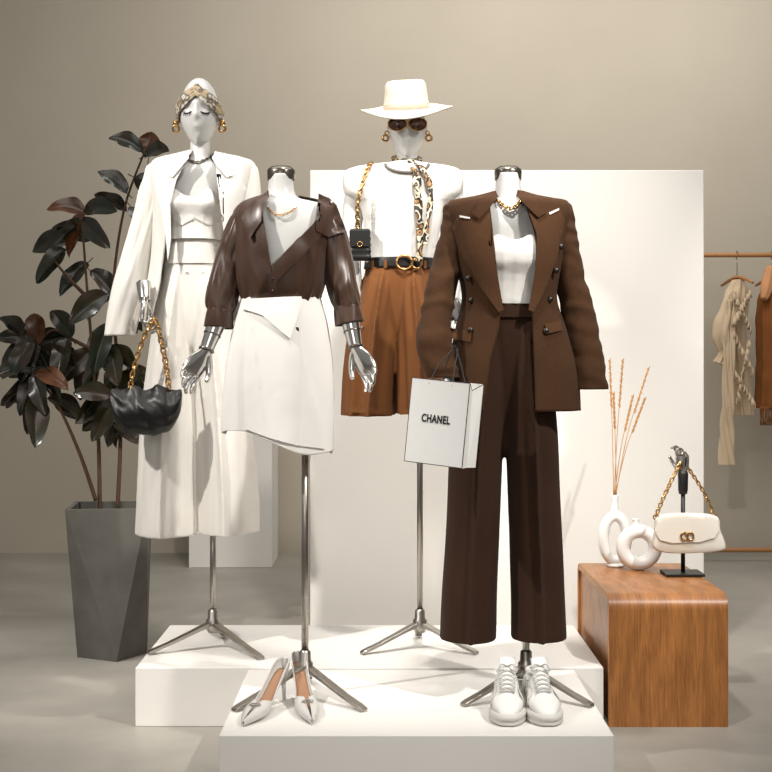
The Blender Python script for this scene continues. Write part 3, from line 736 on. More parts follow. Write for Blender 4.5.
# ------------------------------------------------------------ mannequin: hat
def build_hat():
    D=DR
    m=top('mannequin','mannequin in cream hat, sunglasses, white top and camel shorts','mannequin',(X(420,D),D,ZP))
    g=G(); loft(g,R(D,[(146,407,10,.036),(156,407,10.5,.04),(164,406,14,.05),(169,405,28,.062),(175,404,44,.075),(190,403,46,.09),(215,403,35,.1),(240,401,30,.09),(260,399,29,.09),(300,397,30,.09)]))
    obj('body',g,M_skin,m)
    c,rx,ry,hz,M,hb=head(m,407,96,162,D,.56)
    rb=.157; M2=Matrix.Translation(c+Vector((-.001,.004,hz*.53)))@Matrix.Rotation(math.radians(12),4,'X')@Matrix.Rotation(math.radians(-3),4,'Y')
    g=G(); prof=[(.001,.098),(.02,.099),(.045,.102),(.060,.099),(.067,.087),(.070,.063),(.073,.03),(.077,.006),(.083,.001),(.11,-.001),(.135,0),(.150,.003),(rb,.006)]
    lathe(g,(0,0,0),prof,72)
    for v in g.v:
        r=math.hypot(v.x,v.y)
        v.y*=1.14 if r<.085 else 1.02
        if r>.08:
            k=(r-.08)/.077
            v.z+= -( max(0,-v.y)/.157)**2*.020*k + (max(0,v.y)/.157)**2*.012*k + .004*math.sin(math.atan2(v.x,v.y)*3+1)*k+(v.x/.157)**2*.004*k
    g.xf(M2); obj('wide_brim_hat',g,M_hat,m,solid=.0065,label='cream wide-brim hat')
    g=G(); lathe(g,(0,0,0),[(.0795,.004),(.0775,.026),(.0755,.03)],60)
    for v in g.v: v.y*=1.14
    g.xf(M2); obj('hat_band',g,M_ribbon,m,solid=.003)
    zc=Z(124.5,D-.09); fy=front_y([hb],c.x,zc) or c.y-ry*.5
    for s in(-1,1):
        xc=c.x+s*.034; y=fy-.010
        g=G()
        ring=[Vector((xc+.031*math.cos(a),y+.075*abs(.034*s+.031*math.cos(a)),zc+.025*math.sin(a)*(1.0 if math.sin(a)<0 else .8))) for a in [2*pi*k/32 for k in range(32)]]
        g.rings([ring,[p+Vector((0,.003,0)) for p in ring]]); obj('sunglass_lens',g,M_lens,m,label='dark brown sunglass lens')
        g=G(); rr=ring+[ring[0]]; tube(g,rr,.0016,seg=8,steps=64); obj('sunglass_rim',g,M_gold,m)
        g=G(); tube(g,[Vector((xc+s*.030,y+.008,zc+.008)),Vector((c.x+s*rx*1.04,c.y-.03,zc+.008)),Vector((c.x+s*rx*1.05,c.y+.02,zc+.004))],.002,seg=6); obj('sunglass_temple',g,M_gold,m)
        g=G(); e=c+Vector((s*rx*1.10,-.02,-hz*.16)); torus(g,e,.006,.0022); torus(g,e+Vector((s*.004,0,-.018)),.010,.004,(0.2*s,1,0)); obj('earring',g,M_gold,m)
    g=G(); y=fy-.011; tube(g,[Vector((c.x-.008,y,zc+.006)),Vector((c.x,y-.002,zc+.009)),Vector((c.x+.008,y,zc+.006))],.002,seg=6); obj('sunglass_bridge',g,M_gold,m)
    rows=R(D,[(162,406,13,.052,2,.004),(164,406,20,.062),(166,405,36,.076,2.3),(168.5,404,50,.086,2.6),(173,403,58,.094,2.8),(184,403,60,.098,2.8),(194,403,58,.100,2.7),(200,403,51,.106,2.5),(206,403,44,.114,2.4),(225,403,39,.116,2.3),(245,401,36,.108,2.2),(264,399,34,.104,2.2)])
    g=G(); loft(g,rows,steps=90,seg=110,fold=lambda th,t,co:.0035*math.sin(6*th+6*nz(co[0]*5,co[2]*4,1))*max(0,t-.3),caps=(False,False))
    T=obj('sleeveless_top',g,M_tee,m,solid=.003,label='white top with squared padded shoulders'); tb=g.bvh()
    g=G(); pts=[]
    for k in range(21):
        q=k/20*2-1; px=407+22*q; py=164+9*(1-abs(q)**2)**.5; x,z=X(px,D-.08),Z(py,D-.08); y=front_y([tb],x,z) or D-.05
        pts.append(Vector((x,min(y,D-.045)-.004,z)))
    ys=[p.y for p in pts]
    for _ in range(3): ys=[(ys[max(i-1,0)]+ys[i]+ys[min(i+1,20)])/3 for i in range(21)]
    for p,y in zip(pts,ys): p.y=y-.003
    tube(g,pts,[(.0050,.0045)]*21,seg=10,steps=60,ref=Vector((0,0,1))); obj('ribbed_collar',g,M_rib,T,label='grey ribbed neckline')
    for pts in ([P(356,188,D),P(352,225,D,.0),P(352,262,D,-.01),P(357,300,D,-.05)],[P(452,188,D),P(456,225,D,0),P(456,262,D,-.01),P(452,300,D,-.03)]):
        g=G(); tube(g,pts,[.036,.035,.031,.023],seg=24,steps=30); obj('arm',g,M_skin,m)
    hand('hand',P(357,296,D,-.05),P(363,330,D,-.08),(-.2,-1,0),m,M_chrome,.9,.5,-1)
    hand('hand',P(452,296,D,-.03),P(448,330,D,-.05),(.2,-1,0),m,M_chrome,.9,.5,1)
    g=G(); torus(g,P(407,159.5,D,0),.043,.010,(0.05,-.3,1),n1=44,n2=14,sy=1.05)
    sf=obj('neck_scarf',g,M_scarf,m,label='black and gold printed silk neck scarf')
    def ribbon(pts,w,par,tw=1.0):
        g=G(); tube(g,pts,[(w*.6,w*.4)]+[(w,w*.55)]*(len(pts)-2)+[(w*.8,w*.3)],seg=24,steps=90,fold=lambda th,t,co:w*.28*math.sin(2*th+26*t*tw)); return obj('scarf_tail',g,M_scarf,par)
    ribbon([P(410,166,D,-.062),P(415,178,D,-.112),P(417,196,D,-.126),P(418,216,D,-.130),P(420,238,D,-.128),P(418,264,D,-.130)],.012,sf)
    ribbon([P(411,165,D,-.062),P(420,171,D,-.100),P(427,183,D,-.114),P(430,200,D,-.118),P(427,222,D,-.124),P(424,248,D,-.132)],.009,sf,-1.0)
    g=G(); ell(g,P(410,166,D,-.068),(.017,.014,.015),16,10); obj('scarf_knot',g,M_scarf,sf)
    def pl(seed):
        f=dfold(8,.005,.015,seed,.002,10)
        return lambda th,t,co: f(th,t,co)+.022*math.exp(-((((th+pi)%(2*pi)-pi))/.09)**2)*min(1,t*4)
    g=G()
    loft(g,R(D,[(264,399,33,.104,2.2),(285,398,36,.108,2.2),(310,396,38,.104,2.3),(335,395,38,.09,2.3),(362,394.5,26,.06,2.2),(372,394.5,6,.03,2)]),fold=dfold(10,.003,.003,3,.002,12))
    loft(g,R(D,[(268,384,16,.100,2.1),(290,380,21,.120,2.1),(325,375,24,.132,2.1),(370,371,25,.138,2.1),(415,368.5,25.5,.144,2.1)]),fold=pl(13),steps=70)
    loft(g,R(D,[(268,413,16,.100,2.1),(290,413,20,.120,2.1),(325,416,23,.132,2.1),(370,419,24.5,.138,2.1),(413,422,25.5,.144,2.1)]),fold=pl(23),steps=70)
    S=obj('shorts',g,M_camel,m,remesh=.0042,smoothit=1,label='camel pleated wide bermuda shorts'); sb=g.bvh()
    for p_ in ([(347,405),(391,409),(391,415),(346,412)],[(400,409),(442,406),(443,413),(400,415)]):
        g=drape([sb],pxs(D-.12,p_),.002,th=.003,sm=1); obj('shorts_cuff',g,M_camel,S,sharp=SH)
    g=G(); loft(g,R(D,[(259,400,34.5,.110,2.2),(262,400,34.8,.112,2.2),(269,399,34.8,.113,2.2)]),steps=8,caps=(False,False)); B=obj('belt',g,M_black,m,solid=.004,label='black leather belt'); bb=g.bvh()
    for a in(371,384,424):
        g=drape([bb],pxs(D-.11,[(a,260),(a+3,260),(a+3,268),(a,268)]),.003,th=.002); obj('belt_loop',g,M_camel,S,sharp=SH)
    g=G(); torus(g,P(404,265,D,-.122),.024,.0045,(0,1,0),sx=1.1,sy=.95); torus(g,P(416,266,D,-.118),.016,.004,(.3,1,0)); obj('belt_buckle',g,M_gold,B,label='round gold ring buckle')
    stand(m,X(420,D),D,345,ZP,[(-.2,-.11),(.19,-.11),(0,.2)])
build_hat()

def build_shoulderbag():
    D=DR-.10
    t=top('shoulder_bag','small black shoulder bag on gold chain hanging from mannequin shoulder','shoulder bag',P(360,262,D))
    g=G(); c=P(360,245,D); w=.072;h=.105;d=.05
    rs=[]
    for k in range(15):
        u=k/14; z=c.z-h/2+h*u; s=1-.10*u; b=.004*math.sin(u*pi*5)**2
        rs.append([Vector((c.x+(w/2*s+b)*sp(math.cos(a),.45),c.y+(d/2*s+b)*sp(math.sin(a),.45),z)) for a in [2*pi*j/32 for j in range(32)]])
    g.rings(rs); obj('bag_body',g,M_black,t)
    g=G(); box(g,c+Vector((0,-d/2-.004,.02)),(w*.96,.006,h*.55)); obj('flap',g,M_black,t,smooth=False,bevel=.003)
    g=G(); torus(g,c+Vector((0,-d/2-.009,0)),.008,.002); obj('clasp',g,M_gold,t)
    g=G(); chain(g,[P(358,232,D,-.01),P(358,205,D,-.03),P(364,180,D,-.03),P(369,166,D,.0),P(372,161,D,.07),P(370,172,D,.14)],.020,.013,.003); obj('chain_strap',g,M_gold,t)
build_shoulderbag()

# ------------------------------------------------------------ plywood stool
def build_stool():
    x0,x1=.718,1.100; y0,y1=4.50,5.25; h=.425; r=.05; th=.022
    t=top('plywood_stool','amber bent-plywood waterfall side table with visible grain','side table',((x0+x1)/2,(y0+y1)/2,0))
    def prof(ins):
        p=[(y0+ins,0)]; rr=r-ins
        for k in range(9):
            a=pi/2*k/8; p.append((y0+r-rr*math.cos(a),h-r+rr*math.sin(a)))
        for k in range(9):
            a=pi/2*k/8; p.append((y1-r+rr*math.sin(a),h-r+rr*math.cos(a)))
        p.append((y1-ins,0)); return p
    def shell(a,b,i0,i1,name,mat):
        g=G(); o_=prof(i0); n_=prof(i1); v=[]; f=[]
        for x in(a,b):
            v+=[(x,y,z) for y,z in o_]+[(x,y,z) for y,z in n_]
        n=len(o_)
        for k in range(n-1):
            f+=[(k,k+1,n+k+1,n+k),(2*n+k,3*n+k,3*n+k+1,2*n+k+1),(k,2*n+k,2*n+k+1,k+1),(n+k,n+k+1,3*n+k+1,3*n+k)]
        f+=[(0,n,3*n,2*n),(n-1,3*n-1,4*n-1,2*n-1)]
        g.add(v,f); o=obj(name,g,mat,t,smooth=True,sharp=.6); return o
    shell(x0,x1,0,th,'bent_shell',M_wood)
    for x in(x0-.0006,x1):
        for q in(.002,.008,.014,.020):
            shell(x,x+.0006,q,q+.0028,'ply_line',M_ply)
    for x in(x0+.008,x1-.022):
        g=G(); p=prof(th); v=[(x,y,z) for y,z in p]+[(x+.014,y,z) for y,z in p]; n=len(p)
        f=[tuple(range(n)),tuple(range(n,2*n))]+[(k,(k+1)%n,n+(k+1)%n,n+k) for k in range(n)]
        g.add(v,f); obj('side_panel',g,M_wood,t,smooth=False)
build_stool()
ZT=.425
def build_vases():
    D=5.12
    cx=X(615,D); base=ZT
    t=top('ring_vase','white ceramic oval ring vase holding dried stems','vase',(cx,D,base))
    g=G(); Hh=.205; torus(g,(cx,D,base+Hh*.5),.088,.020,(0,1,0),sx=.48,sy=.93,n1=56,n2=20)
    for v in g.v: v.y=D+(v.y-D)*1.2; v.z=max(v.z,base+.0008)
    lathe(g,(cx,D,base),[(.016,.185),(.0135,.205),(.012,.235),(.014,.262),(.011,.262),(.009,.23)],28,caps=(True,True))
    lathe(g,(cx,D,base),[(.001,.0),(.03,0),(.032,.006),(.02,.014)],28,caps=(True,True))
    obj('vase_body',g,M_ceramic,t,remesh=.003,smoothit=2)
    st=top('dried_stems','tall slender dried rust-coloured grass stems standing in ring vase','dried grass',(cx,D,base+.26))
    for i,(px,py) in enumerate([(609,362),(621,362),(633,398),(642,400),(648,370),(613,395)]):
        g=G(); tip=P(px,py,D,random.uniform(-.05,.05)); b=Vector((cx+(i-2.5)*.002,D,base+.262)); mid=b.lerp(tip,.5)+Vector(((tip.x-b.x)*-.12,0,0))
        tube(g,[b,mid,tip],[.0016,.0014,.0010],seg=6,steps=14)
        ds=(tip-mid).normalized()
        for k in range(32):
            p=mid.lerp(tip,.30+.70*k/31); a=k*2.4; dd=(Vector((math.cos(a),math.sin(a),0))*.0048+ds*.015)
            tube(g,[p,p+dd*.5,p+dd],[.0009,.0026,.0005],seg=5,steps=3)
        obj('stem',g,M_stem,st)
    D=5.03; cx=X(639,D)
    t=top('donut_vase','white ceramic donut-shaped vase standing on plywood table','vase',(cx,D,ZT))
    g=G(); torus(g,(cx,D,ZT+.082),.058,.025,(0,1,0),n1=56,n2=24)
    for v in g.v: v.z=max(v.z,ZT+.0008)
    lathe(g,(cx-.012,D,ZT),[(.018,.155),(.013,.168),(.012,.178),(.016,.184),(.012,.184),(.009,.175)],28,caps=(True,True))
    obj('vase_body',g,M_ceramic,t,remesh=.003,smoothit=2)
build_vases()

def build_handstand():
    D=4.92; cx=X(683,D)
    t=top('bag_display_stand','black stand with chrome display hand standing on plywood table','display stand',(cx,D,ZT))
    g=G(); box(g,(cx-.003,D,ZT+.006),(.135,.12,.010)); obj('base_plate',g,M_blackmat,t,smooth=False,bevel=.002)
    g=G(); tube(g,[(cx,D,ZT+.01),(cx,D,Z(492,D))],.0075,seg=16,steps=2); obj('pole',g,M_blackmat,t)
    g=G(); lathe(g,(cx,D,0),[(.001,Z(494,D)),(.014,Z(494,D)),(.017,Z(490,D)),(.018,Z(474,D)),(.015,Z(470,D)),(.001,Z(470,D))],24); obj('wrist_sleeve',g,M_blackmat,t)
    hand('hand',(cx,D,Z(474,D)),(cx-.004,D,Z(430,D)),(-.75,-.65,0),t,M_chrome,.72,.75,1,.0018)
    Db=D-.035
    b=top('handbag','cream leather flap handbag with gold ring clasp and chain','handbag',P(687,556,Db))
    out=[(655,519),(664,514),(690,513),(716,516),(720,530),(725,544),(722,550),(700,552.5),(670,553),(656,550),(652,545),(654,532)]
    g=G(); pts=[P(a,c_,Db) for a,c_ in out]; rs=[]
    for yy,sc in((-.032,.92),(-.028,.97),(-.010,1),(.010,1),(.028,.97),(.032,.92)):
        ce=sum(pts,Vector())/len(pts); sm=[]
        for k in range(60): 
            q=cr([tuple(p) for p in pts]+[tuple(pts[0])],k/60); q=Vector(q); q=ce+(q-ce)*sc; q.y=Db+yy*.8; sm.append(q)
        rs.append(sm)
    g.rings(rs); obj('bag_body',g,M_cream,b); bv=g.bvh()
    g=drape([bv],pxs(Db-.03,[(657,520),(668,515),(700,514),(715,518),(719,530),(714,538),(700,542),(672,543),(660,540),(655,532)]),.002,.008,th=.004,sm=2); obj('flap',g,M_cream,b,sharp=SH)
    g=G()
    for dx in(-.010,.010):
        torus(g,P(685,535,Db)+Vector((dx,-.036,0)),.0125,.0034,(0,1,0),sx=.95,n1=24)
    obj('ring_clasp',g,M_gold,b)
    g=G(); chain(g,[P(656,516,Db,.0),P(664,498,Db,.01),P(676,474,Db,.02),P(684,462,Db,.03),P(693,474,Db,.02),P(704,492,Db,.01),P(714,515,Db,.0)],.017,.011,.0026); obj('chain_strap',g,M_gold,b)
    for px in(656,714):
        g=G(); torus(g,P(px,517,Db),.009,.0025); obj('strap_ring',g,M_gold,b)
build_handstand()

# ------------------------------------------------------------ shoes
def pump(toe,heel,label):
    toe=Vector(toe); heel=Vector(heel); d=(heel-toe); L=d.length; ang=math.atan2(d.x,d.y)
    M=Matrix.Translation(toe)@Matrix.Rotation(-ang,4,'Z')
    t=top('high_heel_shoe',label,'shoe',toe,'pair of pumps')
    hh=.082
    def zb(s): 
        if s<.32: return .003
        u=(s-.32)/.68; return .003+hh*(u*u*(3-2*u))
    def w(s): return .003+.030*math.sin(min(1,s/.34)*pi/2)**.95 if s<.34 else .033-.013*math.sin(min(1,(s-.34)/.45)*pi/2)+ (.002*math.sin((s-.6)/.4*pi) if s>.6 else 0) if s<.96 else .018
    g=G(); rs=[]; N=44; K=25; ins=[]
    for i in range(N+1):
        s=i/N; ww=w(s)*(1 if s<.93 else math.sqrt(max(.02,1-((s-.93)/.07)**2*.75)))
        hgt=.014+.026*min(1,s/.35) if s<.45 else .040
        if s<.36: pm=pi*.97
        else: pm=pi*(.97-.43*min(1,(s-.36)/.10)) if s<.75 else pi*(.54+.10*(s-.75)/.25)
        htop=hgt if s<.5 else hgt+.028*(s-.5)
        ring=[]
        for k in range(K):
            ph=-pm+2*pm*k/(K-1)
            ring.append(Vector((ww*sp(math.sin(ph),.8),s*L,zb(s)+htop*(1-math.cos(ph))/2)))
        rs.append(ring)
        if .25<s<.98: ins.append([Vector((ww*.84*q,s*L,zb(s)+.005+.004*q*q)) for q in(-1,-.5,0,.5,1)])
    g.rings(rs,closed=False); cb=rs[-1]; g.add(cb,[tuple(range(K))]); g.xf(M)
    obj('upper',g,M_pump,t,solid=.003)
    g=G(); g.rings(ins,closed=False); g.xf(M); obj('insole',g,M_nude,t,solid=.002,label='tan insole')
    g=G(); tube(g,[(0,L*.95,zb(.95)+.002),(0,L*.965,hh*.55),(0,L*.975,.0)],[(.017,.017),(.007,.008),(.0055,.0055)],seg=16,steps=14); g.xf(M); obj('stiletto_heel',g,M_pump,t)
    g=G(); 
    for k in range(12):
        a=2*pi*k/12; ell(g,(.014*math.cos(a),L*.27+.009*math.sin(a),.040),(.0035,.0035,.0035),8,6)
    g.xf(M); obj('crystal_buckle',g,M_chrome,t)
def onp(px,py,zz=ZF):
    D=F*(H-zz)/(py-CY); return (X(px,D),D,zz)
pump(onp(243,727),onp(285,699),'pale grey pointed stiletto pump with crystal buckle, toe splayed outward')
pump(onp(312,725),onp(297,692),'pale grey pointed stiletto pump with crystal buckle')

def sneaker(toe,yaw,flip,label):
    toe=Vector(toe); M=Matrix.Translation(toe)@Matrix.Rotation(yaw,4,'Z')@Matrix.Diagonal((flip,1,1,1))
    t=top('sneaker',label,'shoe',toe,'pair of sneakers'); L=.285
    def w(s): return .046*(math.sin(min(1,(s+.02)/.30)*pi/2)**.55) if s<.3 else (.046-.010*math.sin((s-.3)/.35*pi/2) if s<.65 else .036+.002*math.sin((s-.65)/.3*pi) if s<.92 else .036*math.sqrt(max(.05,1-((s-.92)/.09)**2)))
    g=G(); out=[]
    N=30
    for i in range(N+1): s=i/N; out.append(Vector((w(s)*1.04+.002,s*L,0)))
    for i in range(N,-1,-1): s=i/N; out.append(Vector((-w(s)*1.04-.002,s*L,0)))
    rs=[]
    ce=Vector((0,L/2,0))
    for z,sc in((0.0,.95),(.004,1.02),(.010,1.03),(.015,.99),(.019,1.04),(.026,1.03),(.032,.98)):
        rs.append([ce+(p-ce)*sc+Vector((0,0,z*(1+ (.25 if p.y>L*.6 else 0)))) for p in out])
    g.rings(rs); g.xf(M); obj('sole',g,M_sole,t,label='chunky off-white rubber sole')
    g=G(); rs=[]
    for i in range(41):
        s=i/40; ww=w(s)*.97
        zt=.030+.034*math.sin(min(1,s/.22)*pi/2)**.8 if s<.22 else (.064+.044*((s-.22)/.38) if s<.6 else .108-.010*math.sin((s-.6)/.25*pi/2) if s<.85 else .098+.014*(s-.85)/.15)
        zb_=.022; ring=[]
        for k in range(28):
            a=2*pi*k/28; x=ww*sp(math.cos(a),.75)*(1-(.38*max(0,math.sin(a)) if s>.25 else .1*max(0,math.sin(a)))); z=zb_+(zt-zb_)*(.5+.5*sp(math.sin(a),.8))
            ring.append(Vector((x,.006+s*(L-.012),z)))
        rs.append(ring)
    g.rings(rs); g.xf(M); u=obj('upper',g,M_sneak,t,subsurf=1)
    g=G()
    torus(g,(0,L*.76,.107),.033,.008,(0,.08,1),sx=1.2,sy=.72,n1=32); g.xf(M); obj('padded_collar',g,M_sneak,t)
    g=G(); ell(g,(0,L*.76,.107),(.022,.036,.008),20,8); g.xf(M); obj('lining',g,M_lining,t)
    g=G(); rs=[]
    for k in range(9):
        q=k/8; yy=L*(.30+.30*q); zz=.078+.058*q+(.018 if q>.8 else 0); wv=.019+.005*q
        rs.append([Vector((x*wv,yy,zz-.006*x*x)) for x in(-1,-.5,0,.5,1)])
    g.rings(rs,closed=False); g.xf(M); obj('tongue',g,M_sneak,t,solid=.007)
    g=G()
    for k in range(6):
        q=k/5; yy=L*(.29+.24*q); zz=.081+.045*q
        for s in(-1,1): tube(g,[(-.021*s,yy,zz-.006),(0,yy+.005,zz+.005),(.021*s,yy+.010,zz-.001)],(0.0025),seg=6,steps=8)
    for s in(-1,1): tube(g,[(0,L*.53,.132),(s*.016,L*.50,.139),(s*.024,L*.46,.124),(s*.010,L*.48,.127)],.0022,seg=6,steps=16)
    g.xf(M); obj('laces',g,M_lace,t)
    for s in(-1,1):
        g=G(); rs=[]
        for k in range(7):
            q=k/6; s_=.30+.4*q; rs.append([Vector((s*(w(s_)*.99+.001),s_*L,.036)),Vector((s*(w(s_)*.97),s_*L,.054+.006*q)),Vector((s*(w(s_)*.78),s_*L,.070+.014*q))])
        g.rings(rs,closed=False); g.xf(M); obj('side_overlay',g,M_sole,t,solid=.003)
a=onp(508,727); sneaker((a[0],a[1],ZF),math.radians(-4),1,'white chunky leather lace-up sneaker')
a=onp(549,727); sneaker((a[0],a[1],ZF),math.radians(3),-1,'white chunky leather lace-up sneaker')

# ------------------------------------------------------------ plant
def build_plant():
    D=5.6; cx=X(110,D)
    t=top('potted_rubber_plant','dark-leaved rubber plant in faceted grey concrete planter on floor','potted plant',(cx,D,0))
    g=G(); h=.60; rt=.158
    T=[Vector((cx+rt*1.41*math.cos(pi/4+pi/2*k+.10),D+rt*1.41*math.sin(pi/4+pi/2*k+.10),h)) for k in range(4)]
    Bq=[Vector((cx+.01+.138*math.cos(pi/2*k+.30),D+.138*math.sin(pi/2*k+.30),0)) for k in range(4)]
    Ti=[Vector((cx,D,h))+(p-Vector((cx,D,h)))*.88 for p in T]; Td=[p-Vector((0,0,.05)) for p in Ti]
    v=T+Bq+Ti+Td; f=[]
    for k in range(4):
        k2=(k+1)%4
        f.append((k,4+k,4+k2)); f.append((k,4+k2,k2)); f.append((k,k2,8+k2,8+k)); f.append((8+k,8+k2,12+k2,12+k))
    f.append((4,5,6,7)); g.add(v,f); g.add(Td,[(0,1,2,3)],1)
    obj('planter',g,[M_pot,M_soil],t,smooth=False,label='faceted grey concrete planter')
    stems=[[(100,512,0),(97,430,.02),(92,350,0),(88,280,-.03),(84,212,-.05)],
           [(116,512,.03),(119,430,.03),(114,350,.05),(112,290,.02),(124,210,.0),(147,150,-.03)],
           [(97,500,-.02),(82,450,-.06),(60,400,-.08),(38,372,-.1)],
           [(92,350,0),(72,340,.03),(50,330,.05),(34,345,.05)],
           [(90,300,0),(72,280,-.04),(58,262,-.06)]]
    g=G()
    for s in stems: tube(g,[P(a,b,D,c) for a,b,c in s],[.009-.005*k/(len(s)-1) for k in range(len(s))],seg=10,steps=30)
    obj('trunk',g,M_bark,t)
    g=G()
    def leaf(b,tip,roll,wd,mi,droop,ph):
        b=Vector(b); tip=Vector(tip); d=tip-b; L=d.length; u=d.normalized()
        s=u.cross(Vector((0,1,0))); 
        if s.length<.2: s=Vector((1,0,0))
        s.normalize(); s=Matrix.Rotation(roll,3,u)@s; nrm=u.cross(s)
        if nrm.z<0: nrm=-nrm
        rs=[]
        for i in range(17):
            q=i/16; wv=wd*(math.sin(pi*min(1,q*.95+.03))**.68)*(1-.18*q) if 0<i<16 else .0008
            ctr=b+u*L*q-Vector((0,0,1))*L*droop*(q*q-q*.5)
            rs.append([ctr+s*wv*a+nrm*(abs(a)*wv*.34-(.002 if a==0 else 0)+.004*abs(a)*math.sin(q*11+a*2+ph)) for a in(-1,-.6,-.2,0,.2,.6,1)])
        g.rings(rs,closed=False,mi=mi)
        tube(g,[b-u*.03,b],[.0022,.002],seg=5,steps=2,mi=mi)
    L_=[(84,212,58,204,1),(84,212,76,236,1),(84,212,104,208,0),(86,222,112,242,0),(78,226,52,242,0),(66,240,28,242,0),(68,250,46,276,0),(86,262,66,286,0),(88,270,112,292,0),
        (124,210,106,198,0),(130,195,112,178,0),(146,155,150,124,1),(146,155,126,142,0),(146,158,166,152,0),(138,180,158,190,0),(128,205,144,222,0),
        (112,290,92,306,0),(112,300,132,320,0),(112,325,90,344,0),(115,345,134,366,0),(115,352,96,370,0),(117,372,136,392,0),
        (34,345,0,332,0),(36,345,8,356,0),(40,345,38,320,1),(44,345,66,358,0),(40,366,10,370,0),(40,372,24,404,0),(40,374,54,404,0),(42,372,76,382,1),(46,392,34,428,0),(50,398,74,412,0),(28,338,8,318,0),(30,345,54,336,0),(38,385,12,398,0),
        (116,395,90,388,0),(117,398,94,418,0),(118,402,116,436,0),(118,404,140,412,0),(118,396,132,380,0),(118,425,138,436,0),
        (72,338,60,316,0),(92,350,72,370,0),(90,240,70,226,0)]
    random.seed(11)
    extra=[]
    for a,b,c,d,mi in L_:
        if b>=285:
            ang=random.uniform(-.9,.9); dx,dy=c-a,d-b
            extra.append((a+random.uniform(-3,3),b+random.uniform(-4,6),a+dx*math.cos(ang)-dy*math.sin(ang),b+abs(dx*math.sin(ang)+dy*math.cos(ang)),0))
    random.seed(5)
    for a,b,c,d,mi in L_+extra:
        off=random.uniform(-.11,.11); L=math.hypot(c-a,d-b); k=max(1.0,37/L)*random.uniform(.95,1.15)
        if a+(c-a)*k>146: k*=.8
        b0=P(a,b,D,off); c0=P(a+(c-a)*k,b+(d-b)*k,D,off+random.uniform(-.12,.03))
        leaf(b0,c0,random.uniform(-.8,.8),random.uniform(.042,.054),mi,random.uniform(.2,.45),random.uniform(0,6))
    obj('foliage',g,[M_leaf,M_leafb],t,recalc=False,label='large glossy dark burgundy-green leaves')
build_plant()

